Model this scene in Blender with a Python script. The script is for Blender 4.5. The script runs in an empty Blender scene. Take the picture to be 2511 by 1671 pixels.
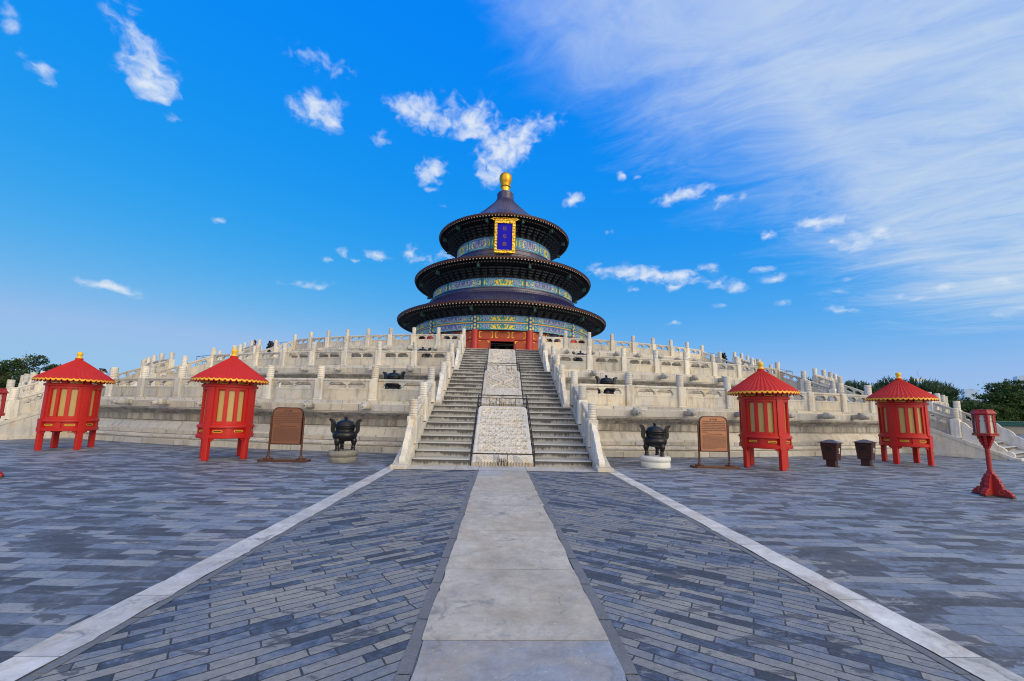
import bpy, math, random
from mathutils import Vector, Matrix, noise
import numpy as np

SC = bpy.context.scene
COL = SC.collection
rad = math.radians
PI = math.pi
RNG = random.Random(7)

# ------------------------------------------------------------------ camera
CAM_POS = Vector((-0.159, 0.0, 1.539))
YAW, PITCH, ROLL = 0.032, 0.126, 0.021
_f = Vector((math.sin(YAW)*math.cos(PITCH), math.cos(YAW)*math.cos(PITCH), math.sin(PITCH)))
_r = Vector((math.cos(YAW), -math.sin(YAW), 0))
_u = _r.cross(_f)
_r2 = math.cos(ROLL)*_r + math.sin(ROLL)*_u
_u2 = -math.sin(ROLL)*_r + math.cos(ROLL)*_u
cam = bpy.data.cameras.new("camera")
cam_o = bpy.data.objects.new("camera", cam)
COL.objects.link(cam_o)
cam_o.matrix_world = Matrix(((_r2.x, _u2.x, -_f.x, CAM_POS.x), (_r2.y, _u2.y, -_f.y, CAM_POS.y),
                             (_r2.z, _u2.z, -_f.z, CAM_POS.z), (0, 0, 0, 1)))
cam.sensor_width = 36
cam.lens = 13.963
cam.shift_y = 0.0200
cam.clip_start = 0.05
cam.clip_end = 9000
SC.camera = cam_o

# ------------------------------------------------------------------ sun, exposure
SUN_AZ, SUN_EL = 138.0, 24.0       # azimuth clockwise from +y (into the picture)
sun = bpy.data.lights.new("sun", 'SUN')
sun.energy = 1.7
sun.angle = rad(45)
sun.color = (1.0, 0.84, 0.64)
sun_o = bpy.data.objects.new("sun", sun)
COL.objects.link(sun_o)
_sd = Vector((math.sin(rad(SUN_AZ))*math.cos(rad(SUN_EL)), math.cos(rad(SUN_AZ))*math.cos(rad(SUN_EL)), math.sin(rad(SUN_EL))))
sun_o.rotation_euler = _sd.to_track_quat('Z', 'Y').to_euler()
sun_o.location = _sd*200
vs = SC.view_settings
vs.view_transform = 'Standard'
vs.look = 'None'
vs.gamma = 1.0
vs.exposure = 0.0
vs.use_curve_mapping = False
SC.cycles.pixel_filter_type = 'BLACKMAN_HARRIS'
SC.cycles.filter_width = 1.1

# ------------------------------------------------------------------ node helpers
class NT:
    def __init__(self, tree):
        self.t = tree; self.n = tree.nodes; self.l = tree.links
    def new(self, typ, **kw):
        nd = self.n.new(typ)
        for k, v in kw.items(): setattr(nd, k, v)
        return nd
    def put(self, sock, v):
        if isinstance(v, bpy.types.NodeSocket): self.l.new(v, sock)
        elif v is not None: sock.default_value = v
    def math(self, op, a, b=None, c=None, clamp=False):
        nd = self.new('ShaderNodeMath', operation=op); nd.use_clamp = clamp
        for i, v in enumerate((a, b, c)):
            if v is not None: self.put(nd.inputs[i], v)
        return nd.outputs[0]
    def vmath(self, op, a, b=None):
        nd = self.new('ShaderNodeVectorMath', operation=op)
        self.put(nd.inputs[0], a)
        if b is not None: self.put(nd.inputs[1], b)
        return nd.outputs[0]
    def mix(self, fac, a, b, mode='MIX'):
        nd = self.new('ShaderNodeMix', data_type='RGBA', blend_type=mode)
        nd.clamp_result = False
        self.put(nd.inputs[0], fac)
        self.put(nd.inputs[6], a if not isinstance(a, tuple) else (*a[:3], 1))
        self.put(nd.inputs[7], b if not isinstance(b, tuple) else (*b[:3], 1))
        return nd.outputs[2]
    def noise(self, vec, scale, detail=4, rough=.55, dist=0.0):
        nd = self.new('ShaderNodeTexNoise')
        if vec is not None: self.put(nd.inputs['Vector'], vec)
        self.put(nd.inputs['Scale'], scale); self.put(nd.inputs['Detail'], detail)
        self.put(nd.inputs['Roughness'], rough); self.put(nd.inputs['Distortion'], dist)
        return nd.outputs[0]
    def map(self, vec, loc=(0, 0, 0), rot=(0, 0, 0), scale=(1, 1, 1), typ='POINT'):
        nd = self.new('ShaderNodeMapping', vector_type=typ)
        self.put(nd.inputs[0], vec); nd.inputs[1].default_value = loc
        if typ != 'NORMAL':
            nd.inputs[2].default_value = rot
        nd.inputs[3].default_value = scale
        return nd.outputs[0]
    def ramp(self, fac, stops, interp='LINEAR'):
        nd = self.new('ShaderNodeValToRGB'); cr = nd.color_ramp; cr.interpolation = interp
        while len(cr.elements) < len(stops): cr.elements.new(.5)
        for e, (p, c) in zip(cr.elements, stops):
            e.position = p; e.color = (*c[:3], 1) if not isinstance(c, (int, float)) else (c, c, c, 1)
        self.put(nd.inputs[0], fac)
        return nd.outputs[0]
    def smooth(self, v, a, b):
        nd = self.new('ShaderNodeMapRange', interpolation_type='SMOOTHSTEP')
        self.put(nd.inputs[0], v); nd.inputs[1].default_value = a; nd.inputs[2].default_value = b
        return nd.outputs[0]
    def sep(self, v):
        nd = self.new('ShaderNodeSeparateXYZ'); self.put(nd.inputs[0], v); return nd.outputs
    def comb(self, x, y, z=0.0):
        nd = self.new('ShaderNodeCombineXYZ')
        for s, v in zip(nd.inputs, (x, y, z)): self.put(s, v)
        return nd.outputs[0]

# ------------------------------------------------------------------ sky
CLOUDS = [(-44.08,32.59,2.89,2.66,26,1),(-46.07,35.41,2,2.82,49,0.55),(-42.8,31.26,1.8,0.96,25,0.9),(-51.2,28.82,1.22,0.76,6,0.8),(-50.61,28.03,0.81,0.31,15,0.6),(-52.5,29.52,0.48,0.36,32,0.6),(-53.72,31.75,0.71,1.02,-6,0.65),(-53.35,30.93,0.79,0.52,14,0.6),(-41.44,29.54,1.14,0.54,3,0.6),(-26.99,39.98,5.53,1.33,1,0.5),(-27.01,35.58,3.78,2.07,16,0.95),(-24.96,34.35,1.72,1.14,14,0.8),(-13.2,37.81,5.14,1.93,-7,0.95),(-5.25,38,4.84,1.71,14,0.9),(-4.86,36.86,3.67,0.86,14,0.8),(-9.04,39.46,9.52,1.77,6,0.4),(-18.55,34.37,1.65,0.91,21,0.8),(-11.16,31.84,2.93,1.74,17,1.05),(-10.87,29.76,1.17,0.39,7,0.6),(-1.37,34.4,3.87,2.7,2,1),(-2.28,31.82,2.11,1.34,3,0.9),(-8.85,28.09,0.74,0.31,5,0.6),(-36.11,20.84,0.85,0.46,6,0.8),(-24.25,19.03,0.79,0.56,10,0.8),(-22.31,20.18,1.31,0.75,-21,0.7),(-17.79,20.59,2.2,0.9,-2,0.85),(-13.51,21.41,1.68,1.3,36,0.75),(-10.84,20.68,1.96,0.93,5,0.6),(-7.74,21.82,2.01,1.13,4,0.6),(-20.73,19.47,0.77,0.32,9,0.6),(-44.72,11.77,2.63,0.64,2,0.85),(-42.9,11.34,1.12,0.51,-8,0.7),(-26.19,15.56,4.05,0.68,9,0.6),(3.09,37.39,7.05,1.75,10,0.8),(2.13,35.23,2.92,1.55,21,1),(10.55,29.18,1.87,1.11,-3,1),(17.91,31.45,0.86,0.49,-6,0.9),(20.06,31.19,0.7,0.46,-7,0.5),(26.1,28.03,4.48,1.1,4,1),(31.13,26.47,3.36,0.85,4,0.6),(40.54,21.89,3.49,0.85,-6,0.95),(43.64,18.67,1.64,0.65,0,0.95),(43.53,19.73,1.06,0.44,-14,0.85),(41.98,19.49,0.58,0.27,-13,0.7),(35.72,21.54,1.1,0.74,-12,0.8),(16.1,24.88,1.07,0.45,-4,0.7),(46.02,19.07,1.57,0.7,-7,0.7),(45.73,19.93,1.19,0.45,-16,0.6),(14.34,19.86,2.32,1.34,-3,0.7),(18.31,19.47,2.93,1.32,-9,0.95),(21.83,18.84,2.98,1.37,-13,0.95),(25.47,18.2,2.36,1.09,-11,0.9),(28.7,18.83,3.29,0.68,0,0.6),(29.91,16.91,2.76,1.05,-7,0.8),(35.89,16.45,1.8,0.64,-4,0.9),(32.34,15.79,1.66,0.67,3,0.6),(34.81,17.65,2.11,0.41,3,0.6),(24.6,16.88,1.46,0.65,15,0.7),(19.16,17.24,1.15,0.57,6,0.65),(42.41,11.84,2.46,0.49,-8,0.7),(47.03,12.65,0.63,0.28,-11,0.7),(48.42,12.04,0.63,0.27,-11,0.65),(36.83,13.49,1.1,0.41,4,0.65),(41.98,13.83,1.09,0.38,-10,0.6),(50.29,12.81,0.99,0.48,-4,0.65),(30.29,14,1.43,0.44,-6,0.6),(24.18,12.11,1.58,0.33,-4,0.5),(53.81,12.72,1.71,0.67,-4,0.6),(54.06,9.91,1.26,0.56,-5,0.6),(43.19,15.04,0.84,0.32,-6,0.6),(48.21,15.27,0.61,0.25,-3,0.6)]
SKY_STRENGTH = 0.12
def build_world():
    w = bpy.data.worlds.new("World"); SC.world = w; w.use_nodes = True
    T = NT(w.node_tree); T.n.clear()
    out = T.new('ShaderNodeOutputWorld'); bg = T.new('ShaderNodeBackground')
    T.l.new(bg.outputs[0], out.inputs[0])
    sky = T.new('ShaderNodeTexSky', sky_type='NISHITA')
    sky.sun_disc = False
    sky.sun_elevation = rad(SUN_EL)
    sky.sun_rotation = rad(SUN_AZ)
    sky.altitude = 50; sky.air_density = 1.25; sky.dust_density = 0.6; sky.ozone_density = 3.0
    hsv = T.new('ShaderNodeHueSaturation')
    hsv.inputs['Hue'].default_value = 0.5
    hsv.inputs['Saturation'].default_value = 1.25
    hsv.inputs['Value'].default_value = 1.0
    T.l.new(sky.outputs[0], hsv.inputs['Color'])
    d = T.new('ShaderNodeTexCoord').outputs['Generated']
    x, y, z = T.sep(d)
    deg = 180/PI
    az = T.math('MULTIPLY', T.math('ARCTAN2', x, y), deg)
    el = T.math('MULTIPLY', T.math('ARCSINE', z), deg)
    ae = T.comb(az, el, 0.0)
    # slightly warped so that the cloud outlines stay ragged
    wn = T.new('ShaderNodeTexNoise'); T.put(wn.inputs['Vector'], ae); wn.inputs['Scale'].default_value = .55; wn.inputs['Detail'].default_value = 5
    warp = T.vmath('MULTIPLY', T.vmath('SUBTRACT', wn.outputs[1], (0.5, 0.5, 0.5)), (1.7, 1.0, 0.0))
    aw = T.vmath('ADD', ae, warp)
    acc = None
    for (ca, ce, sa, se, rot, st) in CLOUDS:
        m = T.map(aw, (ca, ce, 0), (0, 0, rad(rot)), (sa*1.15+.15, se*1.15+.1, 1), 'TEXTURE')
        g = T.new('ShaderNodeTexGradient', gradient_type='SPHERICAL'); T.put(g.inputs[0], m)
        acc = T.math('MULTIPLY_ADD', g.outputs[1], st, acc if acc is not None else 0.0)
    fb = T.noise(T.map(aw, scale=(.85, 1.2, 1)), .75, 7, .54, .35)
    gate = T.smooth(acc, .01, .3)
    cum = T.math('ADD', T.math('MULTIPLY', T.math('MINIMUM', acc, .9), 1.55), T.math('MULTIPLY', fb, 2.7))
    cum = T.math('MULTIPLY', T.smooth(T.math('SUBTRACT', cum, 1.55), 0.0, 1.75), gate)
    # high cirrus: streaks on a flat layer, gathered in the upper right
    zc = T.math('MAXIMUM', z, .06)
    px = T.math('DIVIDE', x, zc); py = T.math('DIVIDE', y, zc)
    pl = T.comb(px, py, 0.0)
    plr = T.map(pl, rot=(0, 0, rad(24)))
    wv = T.new('ShaderNodeTexNoise'); T.put(wv.inputs['Vector'], plr); wv.inputs['Scale'].default_value = .9; wv.inputs['Detail'].default_value = 3
    plw = T.vmath('ADD', plr, T.vmath('MULTIPLY', T.vmath('SUBTRACT', wv.outputs[1], (.5, .5, .5)), (.9, .6, 0)))
    st1 = T.noise(T.map(plw, scale=(.8, 1.7, 1)), 1.25, 10, .62, .7)
    st2 = T.noise(T.map(plw, scale=(2.2, 4.0, 1)), 2.4, 8, .68, .8)
    stv = T.math('ADD', T.math('MULTIPLY', st1, .75), T.math('MULTIPLY', st2, .35))
    # coverage grows towards the upper right and overhead
    cov = T.math('ADD', T.math('MULTIPLY', az, .55), T.math('MULTIPLY', el, .8))
    cov = T.math('MULTIPLY', T.smooth(cov, 24.0, 57.0), T.smooth(el, 4.0, 16.0))
    low = T.math('MULTIPLY', T.smooth(az, 34.0, 58.0), T.smooth(el, 4.0, 13.0))
    cov = T.math('MINIMUM', T.math('ADD', cov, T.math('MULTIPLY', low, .75)), 1.0)
    # unseen sheet of bright cloud behind the viewer, added to light the scene
    south_fill = T.smooth(T.math('ADD', T.math('MULTIPLY', y, -1.0), T.math('MULTIPLY', x, .35)), -.10, .55)
    cir = T.math('ADD', T.math('MULTIPLY', cov, 1.6), T.math('SUBTRACT', T.math('MULTIPLY', stv, 2.3), 1.27+.36))
    cir = T.math('MULTIPLY', T.smooth(cir, 0.0, 1.75), .92)
    cir = T.math('MAXIMUM', cir, T.math('MULTIPLY', south_fill, .97))
    # pale air low over the horizon
    hz = T.math('MULTIPLY', T.math('POWER', T.math('SUBTRACT', 1.0, T.math('MAXIMUM', z, 0.0), clamp=True), 7.0), .50)
    S = SKY_STRENGTH
    base = T.mix(hz, hsv.outputs[0], (0.42/S, .62/S, .86/S))
    # deeper, cleaner blue: a tone curve per channel on the physical sky
    sc = T.new('ShaderNodeSeparateColor'); T.put(sc.inputs[0], base)
    r_ = T.math('MINIMUM', T.math('MULTIPLY', T.math('POWER', T.math('MULTIPLY', sc.outputs[0], S), 2.0), 1.55), .30)
    g_ = T.math('MINIMUM', T.math('MULTIPLY', T.math('POWER', T.math('MULTIPLY', sc.outputs[1], S), .41), .55), .68)
    b_ = T.math('MULTIPLY', T.math('POWER', T.math('MAXIMUM', T.math('MULTIPLY', sc.outputs[2], S), .1), -.07), .83)
    cc = T.new('ShaderNodeCombineColor')
    for i, v in enumerate((r_, g_, b_)): T.put(cc.inputs[i], T.math('DIVIDE', v, S))
    base = cc.outputs[0]
    # cloud colour; the added rear sheet is made bright and warm as fill
    ccol = T.mix(T.smooth(south_fill, .1, .9), (.585/S, .70/S, .845/S), (1.42/S, 1.28/S, 1.06/S))
    hz2 = T.math('MULTIPLY', T.math('POWER', T.math('SUBTRACT', 1.0, T.math('MAXIMUM', z, 0.0), clamp=True), 8.0), .8)
    base = T.mix(hz2, base, (.345/S, .58/S, .775/S))
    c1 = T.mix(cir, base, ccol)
    c2 = T.mix(T.math('MULTIPLY', cum, .9), c1, (.80/S, .86/S, .93/S))
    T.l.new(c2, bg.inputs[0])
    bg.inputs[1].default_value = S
build_world()

# ------------------------------------------------------------------ mesh helpers
class MB:
    """collects shapes, links them as one mesh object"""
    def __init__(self):
        self.v = []; self.f = []; self.m = []; self.sm = []; self.uv = {}; self.col = {}
    def add(self, vs, fs, mi=0, smooth=False, uvs=None, cols=None):
        o = len(self.v); self.v.extend(Vector(p) for p in vs)
        for i, f in enumerate(fs):
            k = len(self.f)
            self.f.append([o+j for j in f]); self.m.append(mi); self.sm.append(smooth)
            if uvs is not None: self.uv[k] = uvs[i]
            if cols is not None: self.col[k] = cols[i]
        return self
    def box(self, c, s, rz=0.0, mi=0, mat=None, top=None):
        hx, hy, hz = s[0]/2, s[1]/2, s[2]/2
        tx, ty = (top if top else (1, 1))
        P = [Vector((x*hx*(tx if z > 0 else 1), y*hy*(ty if z > 0 else 1), z*hz)) for z in (-1, 1) for y in (-1, 1) for x in (-1, 1)]
        R = mat if mat is not None else Matrix.Rotation(rz, 3, 'Z')
        P = [R @ p + Vector(c) for p in P]
        return self.add(P, [(0, 2, 3, 1), (4, 5, 7, 6), (0, 1, 5, 4), (2, 6, 7, 3), (0, 4, 6, 2), (1, 3, 7, 5)], mi)
    def bbox(self, c, s, b=.01, rz=0.0, mi=0):
        """box with chamfered edges"""
        hx, hy, hz = s[0]/2, s[1]/2, s[2]/2
        b = min(b, hx*.9, hy*.9, hz*.9)
        ring = lambda x, y, z: [(-x+b, -y, z), (x-b, -y, z), (x, -y+b, z), (x, y-b, z), (x-b, y, z), (-x+b, y, z), (-x, y-b, z), (-x, -y+b, z)]
        rin = lambda x, y, z: [(-x+b, -y+b, z), (x-b, -y+b, z), (x-b, -y+b, z), (x-b, y-b, z), (x-b, y-b, z), (-x+b, y-b, z), (-x+b, y-b, z), (-x+b, -y+b, z)]
        rings = [ring(hx-b*.9, hy-b*.9, -hz), ring(hx, hy, -hz+b), ring(hx, hy, hz-b), ring(hx-b*.9, hy-b*.9, hz)]
        R = Matrix.Rotation(rz, 3, 'Z'); C = Vector(c)
        vs = [R @ Vector(p) + C for r in rings for p in r]
        fs = [(i*8+j, i*8+(j+1) % 8, i*8+8+(j+1) % 8, i*8+8+j) for i in range(3) for j in range(8)]
        fs += [tuple(range(7, -1, -1)), tuple(range(24, 32))]
        return self.add(vs, fs, mi)
    def tube(self, pts, r, n=8, mi=0, smooth=True, cap=True):
        pts = [Vector(p) for p in pts]; rr = r if isinstance(r, (list, tuple)) else [r]*len(pts)
        vs = []; prev = None
        for i, p in enumerate(pts):
            d = (pts[min(i+1, len(pts)-1)] - pts[max(i-1, 0)]).normalized()
            a = prev if prev is not None else (Vector((0, 0, 1)) if abs(d.z) < .9 else Vector((1, 0, 0)))
            x = (a - d*a.dot(d))
            if x.length < 1e-5: x = d.orthogonal()
            x.normalize(); yv = d.cross(x); prev = x
            vs += [p + (x*math.cos(2*PI*k/n) + yv*math.sin(2*PI*k/n))*rr[i] for k in range(n)]
        fs = [(i*n+k, i*n+(k+1) % n, (i+1)*n+(k+1) % n, (i+1)*n+k) for i in range(len(pts)-1) for k in range(n)]
        self.add(vs, fs, mi, smooth)
        if cap:
            self.add(vs[:n], [tuple(range(n-1, -1, -1))], mi); self.add(vs[-n:], [tuple(range(n))], mi)
        return self
    def lathe(self, prof, n=24, c=(0, 0, 0), a0=0.0, a1=2*PI, mi=0, smooth=True, mis=None, uvr=None, fn=None, capb=False, capt=False):
        full = abs(a1-a0-2*PI) < 1e-6; cols = n if full else n+1
        C = Vector(c); vs = []; L = [0.0]
        for i in range(1, len(prof)): L.append(L[-1] + math.hypot(prof[i][0]-prof[i-1][0], prof[i][1]-prof[i-1][1]))
        for (r, z) in prof:
            for k in range(cols):
                a = a0 + (a1-a0)*k/n
                q = fn(r, z, a) if fn else (r, z)
                vs.append(C + Vector((q[0]*math.sin(a), -q[0]*math.cos(a), q[1])))
        for i in range(len(prof)-1):
            fs = []; uvs = []
            for k in range(n):
                k2 = (k+1) % cols
                fs.append((i*cols+k, i*cols+k2, (i+1)*cols+k2, (i+1)*cols+k))
                ur = uvr or 1.0; u0 = (a0+(a1-a0)*k/n)*ur; u1 = (a0+(a1-a0)*(k+1)/n)*ur
                uvs.append(((u0, L[i]), (u1, L[i]), (u1, L[i+1]), (u0, L[i+1])))
            o = len(self.v)
            row = vs[i*cols:(i+2)*cols]
            self.add(row, [tuple(j-i*cols for j in f) for f in fs], mis[i] if mis else mi, smooth, uvs)
        if capt: self.add(vs[-cols:], [tuple(range(cols))], mis[-1] if mis else mi)
        if capb: self.add(vs[:cols], [tuple(range(cols-1, -1, -1))], mis[0] if mis else mi)
        return self
    def prism(self, poly, d, frame, mi=0, smooth=False):
        """polygon (a,b) pushed from -d/2 to d/2; frame(a,b,t)->point"""
        n = len(poly)
        vs = [frame(a, b, -d/2) for a, b in poly] + [frame(a, b, d/2) for a, b in poly]
        fs = [tuple(range(n-1, -1, -1)), tuple(range(n, 2*n))] + [(i, (i+1) % n, n+(i+1) % n, n+i) for i in range(n)]
        return self.add(vs, fs, mi, smooth)
    def build(self, name, mat, parent=None, loc=None, merge=False, auto=None, recalc=False):
        me = bpy.data.meshes.new(name)
        me.from_pydata([tuple(p) for p in self.v], [], self.f)
        for mm in (mat if isinstance(mat, (list, tuple)) else [mat]): me.materials.append(mm)
        me.polygons.foreach_set('material_index', self.m)
        me.polygons.foreach_set('use_smooth', self.sm)
        if self.uv:
            ul = me.uv_layers.new(name='uv')
            for p in me.polygons:
                if p.index in self.uv:
                    for li, q in zip(p.loop_indices, self.uv[p.index]): ul.data[li].uv = q
        if self.col:
            ca = me.color_attributes.new('paint', 'FLOAT_COLOR', 'CORNER')
            for p in me.polygons:
                c = self.col.get(p.index, (1, 1, 1))
                for li in p.loop_indices: ca.data[li].color = (*c, 1)
        if merge or recalc:
            import bmesh
            bm = bmesh.new(); bm.from_mesh(me)
            if merge: bmesh.ops.remove_doubles(bm, verts=bm.verts, dist=1e-5)
            if recalc: bmesh.ops.recalc_face_normals(bm, faces=bm.faces)
            bm.to_mesh(me); bm.free()
        me.update()
        o = bpy.data.objects.new(name, me); COL.objects.link(o)
        if parent is not None: o.parent = parent
        if loc is not None: o.location = loc
        return o
def tag(o, label=None, cat=None, group=None, kind=None):
    if label: o['label'] = label
    if cat: o['category'] = cat
    if group: o['group'] = group
    if kind: o['kind'] = kind
    return o
def thing(name, label, cat, loc=(0, 0, 0), rz=0.0, group=None):
    o = bpy.data.objects.new(name, None); COL.objects.link(o)
    o.empty_display_size = .3
    o.location = loc; o.rotation_euler = (0, 0, rz)
    return tag(o, label, cat, group)
def kids(o): return [c for c in KIDS_ALL() if c.parent is o]
def KIDS_ALL(): return list(COL.objects)
def dup(root, loc, rz=None, label=None, scale=None):
    r = root.copy(); COL.objects.link(r); r.location = loc
    if rz is not None: r.rotation_euler = (0, 0, rz)
    if scale: r.scale = (scale,)*3
    if label: r['label'] = label
    def rec(src, dst):
        for ch in [c for c in allobs if c.parent is src]:
            c = ch.copy(); COL.objects.link(c); c.parent = dst; rec(ch, c)
    allobs = list(COL.objects)
    rec(root, r)
    return r
def inst(src, parent, loc=(0, 0, 0), rz=0.0, scale=None):
    """another object on the same mesh"""
    o = src.copy(); COL.objects.link(o); o.parent = parent; o.location = loc; o.rotation_euler = (0, 0, rz)
    if scale: o.scale = scale
    return o

# ------------------------------------------------------------------ materials
def newmat(name):
    m = bpy.data.materials.new(name); m.use_nodes = True
    T = NT(m.node_tree); b = T.n['Principled BSDF']
    return m, T, b
def simple(name, col, rough=.6, metal=0.0, var=.12, scale=6.0, bump=0.0, spec=.5, coat=0.0):
    m, T, b = newmat(name)
    co = T.new('ShaderNodeTexCoord').outputs['Object']
    n = T.noise(co, scale, 5, .6)
    k = T.math('MULTIPLY_ADD', n, 2*var, 1-var)
    c = T.mix(1.0, (*col, 1), T.comb(k, k, k), 'MULTIPLY')
    T.l.new(c, b.inputs['Base Color'])
    b.inputs['Roughness'].default_value = rough; b.inputs['Metallic'].default_value = metal
    b.inputs['Specular IOR Level'].default_value = spec
    b.inputs['Coat Weight'].default_value = coat; b.inputs['Coat Roughness'].default_value = .15
    rn = T.math('MULTIPLY_ADD', T.noise(co, scale*2.3, 4), .25, rough-.12, clamp=True)
    T.l.new(rn, b.inputs['Roughness'])
    if bump:
        bp = T.new('ShaderNodeBump'); bp.inputs['Strength'].default_value = 1; bp.inputs['Distance'].default_value = bump
        T.l.new(T.noise(co, scale*4, 6, .65), bp.inputs['Height']); T.l.new(bp.outputs[0], b.inputs['Normal'])
    return m
def marble(name, warm=(.61, .57, .485), cool=(.48, .48, .475), dark=(.20, .195, .185), amt=.5, bump=.012, rough=.62):
    """weathered white marble: warm and cool patches, rain streaks, fine pits"""
    m, T, b = newmat(name)
    tc = T.new('ShaderNodeTexCoord').outputs['Object']
    ge = T.new('ShaderNodeNewGeometry').outputs['Position']
    oi = T.new('ShaderNodeObjectInfo').outputs['Random']
    p = ge
    n1 = T.smooth(T.noise(p, .9, 5, .6, .3), .36, .64)
    c = T.mix(n1, warm, cool)
    n2 = T.noise(T.map(p, scale=(3.2, 3.2, .55)), 1.6, 6, .68, .4)
    c = T.mix(T.math('MULTIPLY', T.smooth(n2, .47, .70), amt), c, dark)
    n3 = T.noise(p, 9, 5, .7)
    c = T.mix(T.math('MULTIPLY', T.smooth(n3, .58, .72), .35), c, (.74, .71, .64))
    n4 = T.noise(T.map(p, scale=(1.4, 1.4, .8)), 2.4, 4, .6)
    c = T.mix(T.math('MULTIPLY', T.smooth(n4, .52, .70), .5), c, (.50, .37, .20))
    k = T.math('MULTIPLY_ADD', oi, .36, .80)
    c = T.mix(1.0, c, T.comb(k, k, k), 'MULTIPLY')
    T.l.new(c, b.inputs['Base Color']); b.inputs['Roughness'].default_value = rough
    b.inputs['Specular IOR Level'].default_value = .35
    bp = T.new('ShaderNodeBump'); bp.inputs['Distance'].default_value = bump; bp.inputs['Strength'].default_value = 1
    T.l.new(T.math('ADD', T.noise(p, 14, 6, .7), T.math('MULTIPLY', T.noise(p, 3, 3), .6)), bp.inputs['Height'])
    T.l.new(bp.outputs[0], b.inputs['Normal'])
    return m
M_MARBLE = marble('marble_weathered')
M_MARBLE_L = marble('marble_light', (.69, .65, .565), (.57, .575, .57), (.27, .26, .245), .5, .010)
M_PANEL = marble('marble_panel', (.575, .535, .455), (.43, .435, .43), (.17, .165, .155), .6)
M_SPOUT = marble('spout_stone', (.48, .455, .40), (.40, .405, .41), (.16, .155, .15), .8, .02)
def marble_blocks(name='marble_blocks', stain=.62, st0=.47, tint=1.0):
    m, T, b = newmat(name)
    uv = T.new('ShaderNodeUVMap').outputs[0]
    p = T.new('ShaderNodeNewGeometry').outputs['Position']
    wob = T.vmath('MULTIPLY', T.vmath('SUBTRACT', T.new('ShaderNodeTexNoise').outputs[1], (.5, .5, .5)), (0, 0, 0))
    br = T.new('ShaderNodeTexBrick'); br.offset = .43; br.offset_frequency = 2; br.squash = 1.25; br.squash_frequency = 3
    nz = T.new('ShaderNodeTexNoise'); T.put(nz.inputs['Vector'], uv); nz.inputs['Scale'].default_value = 3.1; nz.inputs['Detail'].default_value = 4
    uvw = T.vmath('ADD', uv, T.vmath('MULTIPLY', T.vmath('SUBTRACT', nz.outputs[1], (.5, .5, .5)), (.10, 0, 0)))
    T.put(br.inputs['Vector'], uvw)
    br.inputs['Color1'].default_value = (0, 0, 0, 1); br.inputs['Color2'].default_value = (1, 1, 1, 1); br.inputs['Mortar'].default_value = (.5, .5, .5, 1)
    br.inputs['Scale'].default_value = 1; br.inputs['Mortar Size'].default_value = .009; br.inputs['Mortar Smooth'].default_value = .25
    br.inputs['Bias'].default_value = 0; br.inputs['Brick Width'].default_value = 1.35; br.inputs['Row Height'].default_value = 10.0
    rnd = br.outputs[0]
    c = T.ramp(rnd, [(0, (.38, .375, .355)), (.3, (.50, .465, .395)), (.55, (.56, .53, .46)), (.8, (.44, .45, .46)), (1, (.60, .55, .44))])
    n2 = T.noise(T.map(uv, scale=(2.2, .35, 1)), 1.7, 7, .72, .3)
    c = T.mix(T.math('MULTIPLY', T.smooth(n2, st0, st0+.25), stain), c, (.13, .125, .12))
    c = T.mix(1.0, c, (tint, tint, tint*1.02), 'MULTIPLY')
    n4 = T.noise(T.map(uv, loc=(7, 3, 0), scale=(1.7, .5, 1)), 1.5, 6, .66)
    c = T.mix(T.math('MULTIPLY', T.smooth(n4, .56, .73), .55), c, (.42, .29, .14))
    n3 = T.noise(uv, 6, 6, .72)
    c = T.mix(T.math('MULTIPLY', T.smooth(n3, .55, .75), .5), c, (.70, .68, .63))
    c = T.mix(T.math('MULTIPLY', br.outputs[1], .8), c, (.09, .085, .08))
    T.l.new(c, b.inputs['Base Color']); b.inputs['Roughness'].default_value = .7; b.inputs['Specular IOR Level'].default_value = .3
    bp = T.new('ShaderNodeBump'); bp.inputs['Distance'].default_value = .03; bp.inputs['Strength'].default_value = 1
    h = T.math('SUBTRACT', T.math('MULTIPLY', T.noise(uv, 9, 7, .7), .7), br.outputs[1])
    T.l.new(h, bp.inputs['Height']); T.l.new(bp.outputs[0], b.inputs['Normal'])
    return m
M_BLOCKS = marble_blocks()
M_CYMA = marble_blocks('stained_cornice', .72, .38, .82)     # rain-blackened moulding under the ledge

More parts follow.
